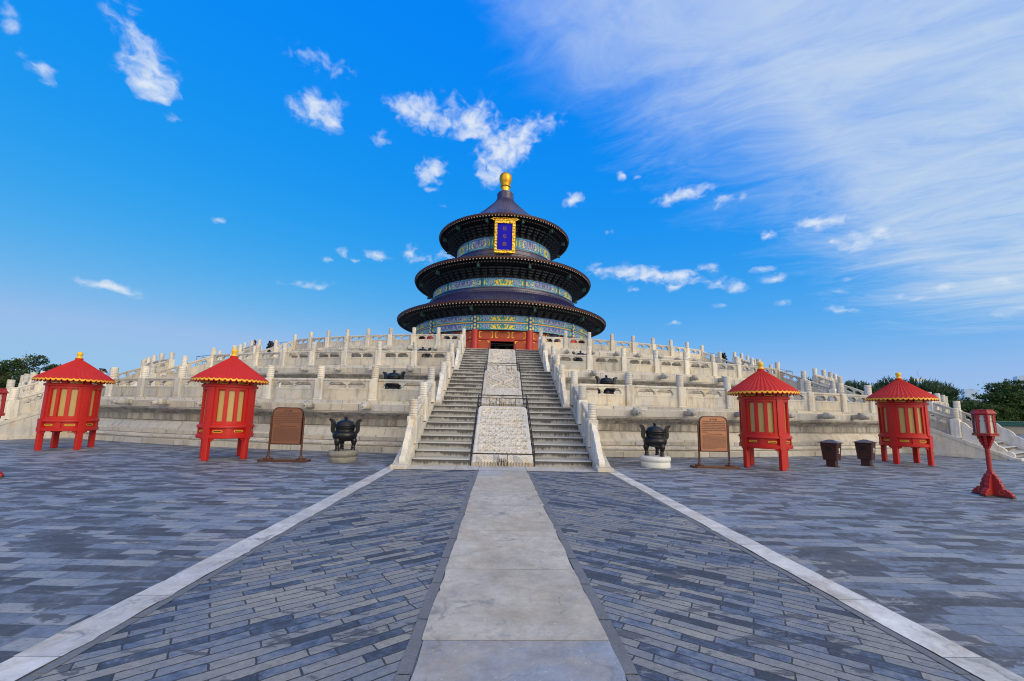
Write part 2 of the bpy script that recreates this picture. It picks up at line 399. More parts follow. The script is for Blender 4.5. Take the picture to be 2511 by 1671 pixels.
def paving(name, rot, bw, bh, tones, patch, mort=.006, damp=False):
    """grey brick paving in world metres"""
    m, T, b = newmat(name)
    p = T.new('ShaderNodeNewGeometry').outputs['Position']
    nz = T.new('ShaderNodeTexNoise'); T.put(nz.inputs['Vector'], p); nz.inputs['Scale'].default_value = 2.6; nz.inputs['Detail'].default_value = 5; nz.inputs['Roughness'].default_value = .65
    v = T.map(p, rot=(0, 0, rad(-rot)))
    v = T.vmath('ADD', v, T.vmath('MULTIPLY', T.vmath('SUBTRACT', nz.outputs[1], (.5, .5, .5)), (.075, .034, 0)))
    br = T.new('ShaderNodeTexBrick'); br.offset = .47; br.offset_frequency = 2; br.squash = 1.18; br.squash_frequency = 3
    T.put(br.inputs['Vector'], v)
    br.inputs['Color1'].default_value = (0, 0, 0, 1); br.inputs['Color2'].default_value = (1, 1, 1, 1); br.inputs['Mortar'].default_value = (.5, .5, .5, 1)
    br.inputs['Scale'].default_value = 1; br.inputs['Mortar Size'].default_value = mort; br.inputs['Mortar Smooth'].default_value = .3
    br.inputs['Brick Width'].default_value = bw; br.inputs['Row Height'].default_value = bh; br.inputs['Bias'].default_value = 0
    rnd = br.outputs[0]
    # irregular tone: brick random shifted by a patchy field
    patchn = T.noise(T.map(p, scale=(.8, 1, 1)), .55, 5, .62, .4)
    rr = T.math('ADD', T.math('MULTIPLY', rnd, .78), T.math('MULTIPLY', T.math('SUBTRACT', patchn, .5), patch))
    edge = T.noise(p, 11, 5, .7)
    rr = T.math('ADD', rr, T.math('MULTIPLY', T.math('SUBTRACT', edge, .5), .62))
    med = T.noise(T.map(p, rot=(0, 0, rad(-rot)), scale=(.8, 1.6, 1)), 2.6, 5, .7, .5)
    rr = T.math('ADD', rr, T.math('MULTIPLY', T.math('SUBTRACT', med, .5), .7))
    c = T.ramp(rr, tones)
    n3 = T.noise(p, 26, 6, .75)
    k = T.math('MULTIPLY_ADD', n3, 1.1, .45)
    c = T.mix(1.0, c, T.comb(k, k, k), 'MULTIPLY')
    mort_f = br.outputs[1]
    c = T.mix(T.math('MULTIPLY', mort_f, .85), c, (.022, .023, .027)) if not damp else T.mix(T.math('MULTIPLY', mort_f, .6), c, T.mix(T.smooth(T.noise(p, 1.2, 4, .6), .4, .6), (.05, .052, .06), (.20, .21, .22)))
    if damp:
        # ragged damp patches that spread from brick to brick
        dn = T.noise(T.map(p, scale=(.75, 1.5, 1)), 1.15, 8, .66, .6)
        dm = T.math('ADD', dn, T.math('MULTIPLY', T.math('SUBTRACT', rnd, .5), .16))
        c = T.mix(T.math('MULTIPLY', T.smooth(dm, .575, .605), .80), c, (.062, .064, .072))
    else:
        dn = T.noise(T.map(p, rot=(0, 0, rad(-rot)), scale=(.9, 3.2, 1)), 1.5, 8, .68, .5)
        dm = T.math('ADD', dn, T.math('MULTIPLY', T.math('SUBTRACT', rnd, .5), .16))
        c = T.mix(T.math('MULTIPLY', T.smooth(dm, .60, .63), .75), c, (.058, .066, .085))
    # worn spalls
    sp = T.noise(T.map(p, rot=(0, 0, rad(-rot)), scale=(1, 2.0, 1)), 9, 8, .8)
    c = T.mix(T.math('MULTIPLY', T.smooth(sp, .57, .64), .7), c, (.06, .068, .09))
    sc = T.noise(T.map(p, loc=(3, 8, 0), scale=(.8, 1.7, 1)), 4.5, 9, .78, .4)
    c = T.mix(T.math('MULTIPLY', T.smooth(sc, .56, .64), .5), c, (.31, .315, .325))
    sc2 = T.noise(p, .35, 4, .6)
    k2 = T.math('MULTIPLY_ADD', sc2, .7, .65)
    c = T.mix(1.0, c, T.comb(k2, k2, k2), 'MULTIPLY')
    T.l.new(c, b.inputs['Base Color'])
    ro = T.math('MULTIPLY_ADD', T.noise(p, 3.5, 5, .7), .35, .42, clamp=True)
    T.l.new(ro, b.inputs['Roughness']); b.inputs['Specular IOR Level'].default_value = .4
    bp = T.new('ShaderNodeBump'); bp.inputs['Distance'].default_value = .012; bp.inputs['Strength'].default_value = .9
    h = T.math('SUBTRACT', T.math('ADD', T.math('MULTIPLY', n3, .4), T.math('ADD', T.math('MULTIPLY', rnd, .35), T.math('MULTIPLY', nz.outputs[0], .5))), T.math('MULTIPLY', mort_f, 1.0))
    T.l.new(h, bp.inputs['Height']); T.l.new(bp.outputs[0], b.inputs['Normal'])
    return m
TONES_IN = [(0.0, (.050, .060, .082)), (.12, (.070, .092, .145)), (.20, (.115, .150, .225)), (.30, (.175, .20, .25)), (.5, (.225, .23, .235)), (.75, (.275, .27, .255)), (1, (.36, .35, .325))]
TONES_OUT = [(0.0, (.070, .072, .082)), (.18, (.10, .11, .135)), (.28, (.15, .18, .245)), (.45, (.20, .24, .315)), (.62, (.25, .28, .325)), (.8, (.30, .305, .315)), (1, (.38, .365, .34))]
M_PAVE_L = paving('paving_diagonal_left', 35, .43, .09, TONES_IN, .55)
M_PAVE_R = paving('paving_diagonal_right', -33, .43, .09, TONES_IN, .55)
M_PAVE_O = paving('paving_courtyard', -2, .38, .148, TONES_OUT, .8, .005, damp=True)

def path_mat():
    m, T, b = newmat('path_marble')
    p = T.new('ShaderNodeNewGeometry').outputs['Position']
    at = T.new('ShaderNodeVertexColor'); at.layer_name = 'paint'
    n = T.noise(p, 1.3, 6, .62, .5)
    k = T.math('MULTIPLY_ADD', n, .8, .6)
    c = T.mix(1.0, at.outputs[0], T.comb(k, k, k), 'MULTIPLY')
    n2 = T.noise(p, 6, 7, .75, .3)
    c = T.mix(T.math('MULTIPLY', T.smooth(n2, .52, .72), .35), c, (.36, .345, .32))
    n5 = T.noise(T.map(p, scale=(1, .5, 1)), 3, 6, .7, 2.2)
    c = T.mix(T.math('MULTIPLY', T.smooth(n5, .63, .68), .35), c, (.22, .23, .25))
    n7 = T.noise(p, .8, 6, .7, .8)
    c = T.mix(T.math('MULTIPLY', T.smooth(n7, .42, .62), .6), c, (.40, .335, .25))
    n9 = T.noise(p, 4.5, 8, .8, .2)
    k9 = T.math('MULTIPLY_ADD', n9, 1.3, .36)
    c = T.mix(1.0, c, T.comb(k9, k9, k9), 'MULTIPLY')
    n8 = T.noise(T.map(p, loc=(4, 9, 0)), 2.2, 8, .75, .3)
    c = T.mix(T.math('MULTIPLY', T.smooth(n8, .57, .66), .45), c, (.25, .26, .285))
    wv = T.new('ShaderNodeTexNoise'); T.put(wv.inputs['Vector'], p); wv.inputs['Scale'].default_value = 1.6; wv.inputs['Detail'].default_value = 6
    vn = T.noise(T.vmath('ADD', p, T.vmath('MULTIPLY', wv.outputs[1], (1.2, 1.2, 0))), .9, 3, .5)
    vein = T.smooth(T.math('ABSOLUTE', T.math('SUBTRACT', vn, .5)), .012, .002)
    c = T.mix(T.math('MULTIPLY', vein, T.math('MULTIPLY', T.smooth(n8, .45, .6), .55)), c, (.16, .165, .18))
    n6 = T.noise(p, 34, 3, .6)
    c = T.mix(T.math('MULTIPLY', T.smooth(n6, .66, .72), .4), c, (.7, .69, .66))
    T.l.new(c, b.inputs['Base Color'])
    T.l.new(T.math('MULTIPLY_ADD', n2, .3, .40), b.inputs['Roughness'])
    b.inputs['Specular IOR Level'].default_value = .35
    bp = T.new('ShaderNodeBump'); bp.inputs['Distance'].default_value = .008
    T.l.new(T.math('ADD', n2, T.math('MULTIPLY', n, .8)), bp.inputs['Height']); T.l.new(bp.outputs[0], b.inputs['Normal'])
    return m
M_PATH = path_mat()
def step_mat():
    """grey steps: pale treads, dark damp band hanging from each nosing"""
    m, T, b = newmat('step_stone')
    uv = T.new('ShaderNodeUVMap').outputs[0]
    p = T.new('ShaderNodeNewGeometry').outputs['Position']
    u, v, _ = T.sep(uv)
    fr = T.math('FRACT', v)
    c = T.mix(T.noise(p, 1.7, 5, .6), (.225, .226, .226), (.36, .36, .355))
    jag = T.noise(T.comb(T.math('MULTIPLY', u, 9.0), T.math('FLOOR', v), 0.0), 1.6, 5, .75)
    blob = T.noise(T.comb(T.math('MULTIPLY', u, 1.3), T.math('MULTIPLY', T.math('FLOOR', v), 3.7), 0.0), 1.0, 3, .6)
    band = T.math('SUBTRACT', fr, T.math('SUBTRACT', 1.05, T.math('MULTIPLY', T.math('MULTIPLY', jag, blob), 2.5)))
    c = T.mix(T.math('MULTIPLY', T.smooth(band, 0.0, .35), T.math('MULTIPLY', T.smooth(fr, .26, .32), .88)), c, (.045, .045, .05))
    c = T.mix(T.math('MULTIPLY', T.smooth(fr, .24, .20), .8), c, (.46, .465, .47))      # paler treads and nosings
    n3 = T.noise(p, 18, 6, .75)
    k = T.math('MULTIPLY_ADD', n3, .5, .75)
    c = T.mix(1.0, c, T.comb(k, k, k), 'MULTIPLY')
    T.l.new(c, b.inputs['Base Color']); b.inputs['Roughness'].default_value = .65; b.inputs['Specular IOR Level'].default_value = .35
    bp = T.new('ShaderNodeBump'); bp.inputs['Distance'].default_value = .01
    T.l.new(n3, bp.inputs['Height']); T.l.new(bp.outputs[0], b.inputs['Normal'])
    return m
M_STEP = step_mat()
def relief_mat():
    m = marble('carved_slab', (.62, .59, .53), (.53, .53, .52), (.30, .28, .25), .45, .01)
    T = NT(m.node_tree); b = T.n['Principled BSDF']; src = b.inputs['Base Color'].links[0].from_socket
    at = T.new('ShaderNodeVertexColor'); at.layer_name = 'dirt'
    # darker brown where the carving is low
    g = T.math('MULTIPLY', at.outputs[0], T.math('MULTIPLY_ADD', T.noise(T.new('ShaderNodeNewGeometry').outputs['Position'], 3, 4), .9, .15), clamp=True)
    T.l.new(T.mix(g, src, (.15, .105, .06)), b.inputs['Base Color'])
    return m
M_RELIEF = relief_mat()
def paint_mat(name, rough=.5, spec=.4, var=.25):
    m, T, b = newmat(name)
    at = T.new('ShaderNodeVertexColor'); at.layer_name = 'paint'
    p = T.new('ShaderNodeNewGeometry').outputs['Position']
    k = T.math('MULTIPLY_ADD', T.noise(p, 5, 5, .7), 2*var, 1-var)
    c = T.mix(1.0, at.outputs[0], T.comb(k, k, k), 'MULTIPLY')
    T.l.new(c, b.inputs['Base Color']); b.inputs['Roughness'].default_value = rough; b.inputs['Specular IOR Level'].default_value = spec
    return m
M_PAINT = paint_mat('painted_beams')
M_REDWALL = simple('red_lacquer_wall', (.38, .020, .012), .55, 0, .15, 1.5)
M_REDCOL = simple('red_column', (.40, .018, .013), .42, 0, .12, 1.2)
M_RED = simple('red_cabinet_paint', (.44, .014, .010), .42, 0, .16, 5.0, spec=.35)
M_REDROOF = simple('red_metal_roof', (.46, .022, .016), .55, 0, .14, 5.0, spec=.22)
M_REDLAMP = simple('faded_red_paint', (.32, .014, .016), .5, 0, .2, 7)
M_GOLD = simple('gold_leaf', (.80, .50, .06), .34, .75, .15, 8)
M_GOLDP = simple('gold_paint', (.80, .50, .03), .42, .1, .15, 8)
M_GOLDB = simple('gilded_ball', (.62, .33, .03), .33, .8, .15, 3)
M_ROOF = simple('blue_glazed_tile', (.024, .023, .088), .27, 0, .35, 1.2, spec=.6)
M_TILEEND = simple('tile_end_glaze', (.018, .018, .045), .35, 0, .3, 4)
M_EAVERED = simple('red_brown_fascia', (.12, .022, .014), .6, 0, .2, 4)
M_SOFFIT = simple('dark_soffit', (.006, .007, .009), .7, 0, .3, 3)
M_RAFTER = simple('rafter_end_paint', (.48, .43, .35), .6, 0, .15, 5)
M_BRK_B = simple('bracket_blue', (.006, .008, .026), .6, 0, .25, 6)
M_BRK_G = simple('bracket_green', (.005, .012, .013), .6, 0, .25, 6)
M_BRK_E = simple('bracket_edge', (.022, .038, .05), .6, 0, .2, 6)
M_TEAL = simple('teal_beam_end', (.015, .075, .07), .6, 0, .25, 6)
M_BRONZE = simple('black_bronze', (.016, .017, .021), .30, .55, .25, 6, spec=.6)
M_IRON = simple('dark_iron', (.028, .022, .020), .5, .4, .2, 20)
M_COPPER = simple('copper_board_sunlit', (.34, .155, .088), .36, .35, .12, 4)  # right board: brighter sunlit tone put into the colour
M_COPPERD = simple('brown_metal_frame', (.10, .042, .028), .36, .5, .12, 8)
M_TEXT = simple('engraved_text', (.09, .042, .028), .6, 0, .1, 10)
M_OCHRE = simple('ochre_pane', (.42, .30, .105), .42, 0, .08, 3)
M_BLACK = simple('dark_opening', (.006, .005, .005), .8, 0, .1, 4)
M_BIN = simple('dark_brown_bin', (.045, .016, .014), .36, .1, .15, 8)
M_BINLID = simple('brown_bin_lid', (.075, .045, .05), .28, .45, .12, 8)
M_WHITE = simple('white_paint', (.8, .8, .8), .5, 0, .05, 8)
M_GLASSP = simple('frosted_pane', (.50, .50, .44), .35, 0, .12, 6)
M_BLUEPANEL = simple('royal_blue_panel', (.010, .007, .50), .6, 0, .1, 2, spec=.15)
M_DULLGOLD = simple('dull_gold_letter', (.26, .15, .05), .5, .3, .2, 8)
M_STEEL = simple('grey_blue_steel', (.22, .29, .36), .45, .4, .1, 8)
M_ROUGHST = simple('rough_old_stone', (.27, .265, .24), .85, 0, .4, 7, .06)
M_PALEST = simple('pale_new_stone', (.58, .60, .60), .6, 0, .15, 4, .01)
# ================================================================== THE SETTING
CY = 60.0                                   # centre of the round terrace and hall
def sheet(name, polys, mat, z, cols=None, **kw):
    mb = MB()
    for i, p in enumerate(polys):
        mb.add([(x, y, z) for x, y in p], [tuple(range(len(p)))], 0, False, None, [cols[i]] if cols else None)
    return tag(mb.build(name, mat), kind='structure')
sheet('ground', [[(-4500, -400), (4500, -400), (4500, 6000), (-4500, 6000)]], M_PAVE_O, 0.0)
def edge_line(x0, x1, ya, yb, jit, step, seed):
    """worn slab edge: slow wander with a few small chips"""
    r = random.Random(seed); pts = []
    n = max(2, int(abs(yb-ya)/.055))
    for i in range(n+1):
        y = ya+(yb-ya)*i/n
        d = noise.noise(Vector((y*1.1, seed*.7, 2)))*jit*1.1 + noise.noise(Vector((y*4.5, seed*.3, 5)))*jit*.55
        c = noise.noise(Vector((y*7, seed*1.3, 9)))
        if c > .38: d += -math.copysign((c-.38)*jit*4, x0)
        pts.append((x0+d, y))
    return pts
def ribbon(name, xl, xr, cuts, mat, z, cols, jit=.012, gap=.008, seed=1, thick=.0):
    mb = MB(); r = random.Random(seed)
    for i in range(len(cuts)-1):
        ya, yb = cuts[i]+gap, cuts[i+1]-gap
        L = edge_line(xl, xl, ya, yb, jit, .09, seed*31+i); R = edge_line(xr, xr, ya, yb, jit, .09, seed*57+i)
        c = cols[i % len(cols)] if cols else (1, 1, 1)
        bow = .035*math.sin(seed*3+i*2.1) if cols else 0
        for k in range(min(len(L), len(R))-1):
            a, b_, d, e = L[k], R[k], R[k+1], L[k+1]
            mb.add([(*a, z), (*b_, z), (*d, z), (*e, z)], [(0, 1, 2, 3)], 0, False, None, [c])
    return tag(mb.build(name, mat), kind='structure')
sheet('paving', [[(-2.76, -8), (-.70, -8), (-.70, 10.52), (-2.76, 10.52)]], M_PAVE_L, .004)
sheet('paving', [[(.70, -8), (2.76, -8), (2.76, 10.52), (.70, 10.52)]], M_PAVE_R, .004)
M_KERB = simple('kerb_brick', (.16, .165, .175), .6, 0, .3, 5, .01)
kc = [-8+.62*i for i in range(31)]
ribbon('kerb_strip', -.715, -.628, kc, M_KERB, .008, None, .004, .006, 3)
ribbon('kerb_strip', .628, .715, kc, M_KERB, .008, None, .004, .006, 4)
ribbon('kerb_strip', -2.76, -2.69, kc, M_KERB, .008, None, .004, .006, 5)
ribbon('kerb_strip', 2.69, 2.76, kc, M_KERB, .008, None, .004, .006, 6)
sheet('path', [[(-.615, -8), (.615, -8), (.615, 10.52), (-.615, 10.52)]], M_PATH, .0095, [(.30, .285, .26)])
PC = [(.40, .385, .36), (.36, .355, .345), (.43, .41, .375), (.40, .375, .34), (.41, .395, .375), (.40, .40, .39)]
ribbon('path', -.625, .625, [-8, -4.5, -1.2, .9, 2.88, 4.09, 5.35, 6.74, 9.7, 10.52], M_PATH,
       .012, [(.40, .39, .37), (.38, .37, .36), (.40, .38, .35), (.27, .305, .37), (.45, .42, .37), (.49, .455, .395), (.47, .44, .385), (.46, .435, .39), (.37, .39, .41)], .018, .0025, 9)
lc = [-8, -5, -2.4, -.2, 1.1, 2.7, 3.5, 4.9, 5.6, 6.9, 7.6, 8.6, 9.3, 10.52]
ribbon('marble_strip', -3.04, -2.765, lc, M_PATH, .012, [(.54, .55, .57), (.60, .605, .615), (.52, .53, .55)], .018, .002, 11)
ribbon('marble_strip', 2.765, 3.04, lc, M_PATH, .012, [(.62, .61, .59), (.54, .535, .52), (.66, .655, .64)], .018, .002, 12)
mb = MB()
for i, (a, b_) in enumerate([(-3.05, -1.25), (-1.24, -.64), (-.63, .63), (.64, 1.9), (1.91, 3.05)]):
    mb.add([(a, 10.53, .014), (b_, 10.53, .014), (b_, 11.5, .014), (a, 11.5, .014)], [(0, 1, 2, 3)], 0, False, None, [((.50, .49, .46), (.47, .465, .45), (.44, .45, .47), (.50, .485, .45), (.48, .475, .46))[i]])
tag(mb.build('landing_slab', M_PATH), kind='structure')

# ================================================================== ROUND TERRACE
TIERS = [dict(R=45.4, z0=0.0, zt=1.72, zb=1.81, da=2.66, Rin=40.05),
         dict(R=39.6, z0=1.74, zt=3.64, zb=3.76, da=2.80, Rin=33.75),
         dict(R=33.2, z0=3.66, zt=5.75, zb=5.90, da=3.03, Rin=14.0)]
HALF = 2.65
for t in TIERS:
    t['corner'] = math.degrees(math.asin(HALF/t['R']))
    t['side'] = t['corner']*2 + t['da']*8            # axis of the flights beside the central one
terrace = thing('marble_terrace', 'round three tiered white marble terrace carrying the blue roofed hall', 'terrace', (0, CY, 0))
SPOUT = None
def spout_mesh():
    mb = MB(); n = 10
    secs = [(-.20, .105, .11, 0), (.10, .11, .115, 0), (.24, .125, .13, .005), (.31, .155, .16, .02), (.38, .15, .165, .025), (.45, .12, .12, 0), (.55, .105, .09, -.02), (.60, .085, .07, -.02), (.615, .02, .02, -.02)]
    vs = []
    for (d, w, h, dz) in secs:
        for k in range(n):
            a = 2*PI*(k+.5)/n; cx, cz = math.cos(a), math.sin(a)
            sx = math.copysign(abs(cx)**.6, cx); sz = math.copysign(abs(cz)**.6, cz)
            vs.append((sx*w, -d, sz*h+dz))
    fs = [(i*n+k, (i+1)*n+k, (i+1)*n+(k+1) % n, i*n+(k+1) % n) for i in range(len(secs)-1) for k in range(n)]
    mb.add(vs, fs, 0, True)
    for s in (-1, 1):
        mb.bbox((s*.10, -.33, .16), (.07, .12, .07), .02)       # brow and ear
        mb.bbox((s*.085, -.44, .10), (.05, .07, .05), .015)
    mb.bbox((0, -.57, -.095), (.13, .16, .03), .01)              # lower jaw
    return mb
tier_obs = []
for i, t in enumerate(TIERS):
    R, z0, zt, zb = t['R'], t['z0'], t['zt'], t['zb']
    H = zb - z0; q = lambda f: z0 + H*f
    prof = [(R+.42, z0-.02), (R+.42, q(.105)), (R+.40, q(.118)), (R+.40, q(.125)), (R+.44, q(.14)), (R+.445, q(.165)), (R+.42, q(.20)), (R+.36, q(.215)),
            (R+.31, q(.217)), (R+.31, q(.224)), (R+.35, q(.228)), (R+.35, q(.30)), (R+.33, q(.335)), (R+.17, q(.455)), (R+.12, q(.485)), (R+.06, q(.487)), (R+.03, q(.49)), (R+.03, q(.498)),
            (R+.07, q(.505)), (R+.07, q(.64)), (R+.09, q(.645)), (R+.10, q(.655)), (R+.20, q(.70)), (R+.31, q(.735)), (R+.35, q(.765)), (R+.355, q(.785)),
            (R+.375, q(.79)), (R+.38, q(.80)), (R+.385, q(.93)), (R+.37, q(.937)), (R+.27, q(.94)), (R+.265, q(.945)), (R+.25, q(1.0)-.005), (R+.24, q(1.0)), (R-.22, zb), (R-.23, zt), (t['Rin'], zt+.02)]
    # outer mouldings stop where the flights come up; the floor runs through
    mb = MB()
    mis = [0]*(len(prof)-2)
    for k in range(16, 24): mis[k] = 2
    mis[len(mis)-1] = 0
    c, sd = t['corner']-.12, t['side']
    for a0, a1 in ((c, sd-c), (sd+c, 360-sd-c), (360-sd+c, 360-c)):
        tmp = MB(); tmp.lathe(prof[:-1], max(8, int((a1-a0)*.8)), a0=rad(a0), a1=rad(a1), uvr=R, mis=mis, smooth=False)
        nf = max(8, int((a1-a0)*.8))
        for k in list(tmp.uv):
            row = k//nf; h = [q_[1] for q_ in tmp.uv[k]]; lo = min(h)
            tmp.uv[k] = tuple((u_, row*10+1.0+(v_-lo)) for u_, v_ in tmp.uv[k])
        o_ = len(mb.v); f_ = len(mb.f); mb.v += tmp.v; mb.f += [[j+o_ for j in f] for f in tmp.f]; mb.m += tmp.m; mb.sm += tmp.sm
        for k, q_ in tmp.uv.items(): mb.uv[k+f_] = q_
    mb.lathe([(R-.23, zt), (t['Rin'], zt+.02)], 240, uvr=R, mi=1)
    ob = mb.build('tier', [M_BLOCKS, M_PAVE_O, M_CYMA], terrace)
    tier_obs.append(ob)
# flank of each tier: dragon-head spouts, one below every post
def ring_point(R, a):
    return Vector((R*math.sin(rad(a)), -R*math.cos(rad(a)), 0))
post_angles = []
for i, t in enumerate(TIERS):
    A = []
    for s in (-1, 1):
        c = t['corner']
        A += [s*(c + t['da']*k) for k in range(0, 9)]
        c2 = t['side'] + t['corner']
        A += [s*(c2 + t['da']*k) for k in range(0, 9)]
    post_angles.append(sorted(A))
sp0 = None
for i, t in enumerate(TIERS):
    for a in post_angles[i]:
        if abs(abs(a)-t['corner']) < .01 or abs(abs(abs(a)-t['side'])-t['corner']) < .01: continue
        p = ring_point(t['R']+.36, a); p.z = t['z0'] + (t['zb']-t['z0'])*.885
        if sp0 is None:
            sp0 = spout_mesh().build('water_spout', M_SPOUT, tier_obs[i], p); o = sp0; o.rotation_euler = (0, 0, rad(a))
        else:
            o = inst(sp0, tier_obs[i], p, rad(a))
        jr = random.Random(int(a*100)+i*7)
        o.scale = (jr.uniform(.8, 1.0), jr.uniform(.72, 1.05), jr.uniform(.8, 1.02))

# ------------------------------------------------------------------ balustrade pieces
def post_parts():
    b = MB()
    b.bbox((0, 0, .395), (.30, .30, .79), .018)
    b.bbox((0, 0, .025), (.33, .33, .05), .012)
    b.box((0, -.152, .37), (.20, .012, .56)); b.box((0, .152, .37), (.20, .012, .56))
    c = MB()
    pr = [(.0, .785), (.125, .79), (.135, .81), (.128, .83), (.118, .84), (.118, .85)]
    for k in range(5):
        z = .855+k*.075
        pr += [(.128, z), (.134, z+.03), (.128, z+.06), (.121, z+.068)]
    pr += [(.134, 1.235), (.137, 1.255), (.12, 1.275), (0, 1.28)]
    c.lathe(pr, 16, fn=lambda r, z, a: (r*(1+.025*math.sin(7*a+z*40)) if r > .1 else r, z))
    return b, c
PB, PC_ = post_parts()
post0 = PB.build('post', M_MARBLE_L); cap0 = PC_.build('cap', M_MARBLE_L, post0, merge=True)
def vase(mb, x, z0, z1, half=0, sh=None):
    pr = [(.0, z0), (.062, z0), (.068, z0+.02), (.05, z0+.04), (.045, z0+.05), (.07, z0+.10), (.066, z0+.135), (.045, z0+.16), (.05, z0+.175)]
    n = 10; o = len(mb.v)
    mb.lathe(pr, n, (x, 0, 0))
    # cloud shaped bracket under the rail
    W = .135 if half else .16; zt = z1+.01; zb = z0+.155
    poly = [(-W, zt), (-W*.98, zt-.045), (-W*.72, zt-.06), (-W*.66, zt-.085), (-W*.38, zt-.10), (-.05, zb), (.05, zb), (W*.38, zt-.10), (W*.66, zt-.085), (W*.72, zt-.06), (W*.98, zt-.045), (W, zt)]
    if half: poly = [(min(a, .0) if half < 0 else max(a, 0.0), b) for a, b in poly]
    mb.prism(poly, .11, lambda a, b, tt: (x+a, tt, b))
def panel_mesh(L, slope=0.0, holes=True, relief=False):
    """length L between post faces, centred on x=0; rises by slope*x"""
    mb = MB(); h = L/2
    mb.bbox((0, 0, .225), (L, .13, .45), .012)
    # raised border of the lower slab
    for s in (-1, 1):
        y = s*.069
        mb.box((0, y, .405), (L-.12, .012, .03)); mb.box((0, y, .07), (L-.12, .012, .03))
        mb.box((-h+.075, y, .2375), (.03, .012, .305)); mb.box((h-.075, y, .2375), (.03, .012, .305))
    mb.bbox((0, 0, .752), (L, .155, .105), .03)
    e = .16 if L > 1.3 else .12
    for s in (-1, 1):
        mb.box((s*(h-e/2), 0, .575), (e, .128, .26))
    mb.box((0, 0, .688), (L-2*e, .105, .035))
    vase(mb, 0, .445, .69)
    if L > .8:
        vase(mb, -h+e, .445, .69, 1); vase(mb, h-e, .445, .69, -1)
    if slope:
        for p in mb.v: p.z += slope*p.x
    return mb
def drum_mesh(L, slope):
    """scroll stone closing a stair balustrade: stepped cloud outline, falling with the slope (towards -x)"""
    mb = MB(); poly = [(0, 0), (0, .74)]
    r = [(.04, .76), (.10, .75), (.15, .70), (.19, .63)]
    poly += [(-a*L, b) for a, b in r]
    lobes = [(.20, .47, .60, .36), (.47, .70, .36, .20), (.70, .86, .30, .15)]
    poly += [(-L*a, b) for a, b in ((.24, .62), (.32, .615), (.40, .58), (.45, .52), (.47, .45), (.50, .44), (.57, .43), (.64, .39), (.68, .33), (.69, .28), (.73, .27), (.79, .255), (.84, .22), (.86, .17), (.90, .20), (.95, .20), (.985, .16), (1.0, .10), (.985, .03), (.95, 0))]
    poly = [(a, b + slope*a) for a, b in poly]
    mb.prism(poly, .15, lambda a, b, t: (a, t, b))
    inner = [(a*.86-.03*L, (b-slope*a-.06)*.8+.05+slope*a) for a, b in poly]
    for s in (-1, 1):
        mb.prism(inner, .012, lambda a, b, t, s=s: (a, t+s*.078, b))
    return mb
PANELS = {}
def panel_for(L, slope, parent, loc, rz):
    key = (round(L, 2), round(slope, 3))
    if key not in PANELS:
        o = panel_mesh(L, slope).build('panel', M_PANEL, parent, loc); o.rotation_euler = (0, 0, rz); PANELS[key] = o
        return o
    return inst(PANELS[key], parent, loc, rz)
FIRSTPOST = [True]
def add_post(parent, loc, rz=0.0):
    if FIRSTPOST[0]:
        FIRSTPOST[0] = False
        post0.parent = parent; post0.location = loc; post0.rotation_euler = (0, 0, rz); return post0
    o = inst(post0, parent, loc, rz); inst(cap0, o)
    return o
TN = ['lowest', 'middle', 'top']
for i, t in enumerate(TIERS):
    for s, sn in ((-1, 'left'), (1, 'right')):
        for seg in (0, 1):
            base = t['corner'] if seg == 0 else t['side'] + t['corner']
            ks = range(1, 8) if seg == 0 else range(1, 9)
            mid = s*(base + t['da']*4); o0 = ring_point(t['R'], mid); o0.y += CY; o0.z = t['zb']
            where = ('%s of the central stairs' % sn) if seg == 0 else ('beyond the %s side stairs' % sn)
            th = thing('marble_balustrade', 'white marble balustrade on the %s tier, %s' % (TN[i], where), 'balustrade', o0, 0, 'balustrades round the terrace tiers')
            for k in ks:
                a = s*(base + t['da']*k); p = ring_point(t['R'], a); p.y += CY; p.z = t['zb']
                add_post(th, p - o0, rad(a))
            for k in range(0, 8):
                a = s*(base + t['da']*(k+.5)); p = ring_point(t['R']*math.cos(rad(t['da']/2)), a); p.y += CY; p.z = t['zb']
                panel_for(2*t['R']*math.sin(rad(t['da']/2))-.29, 0, th, p - o0, rad(a))

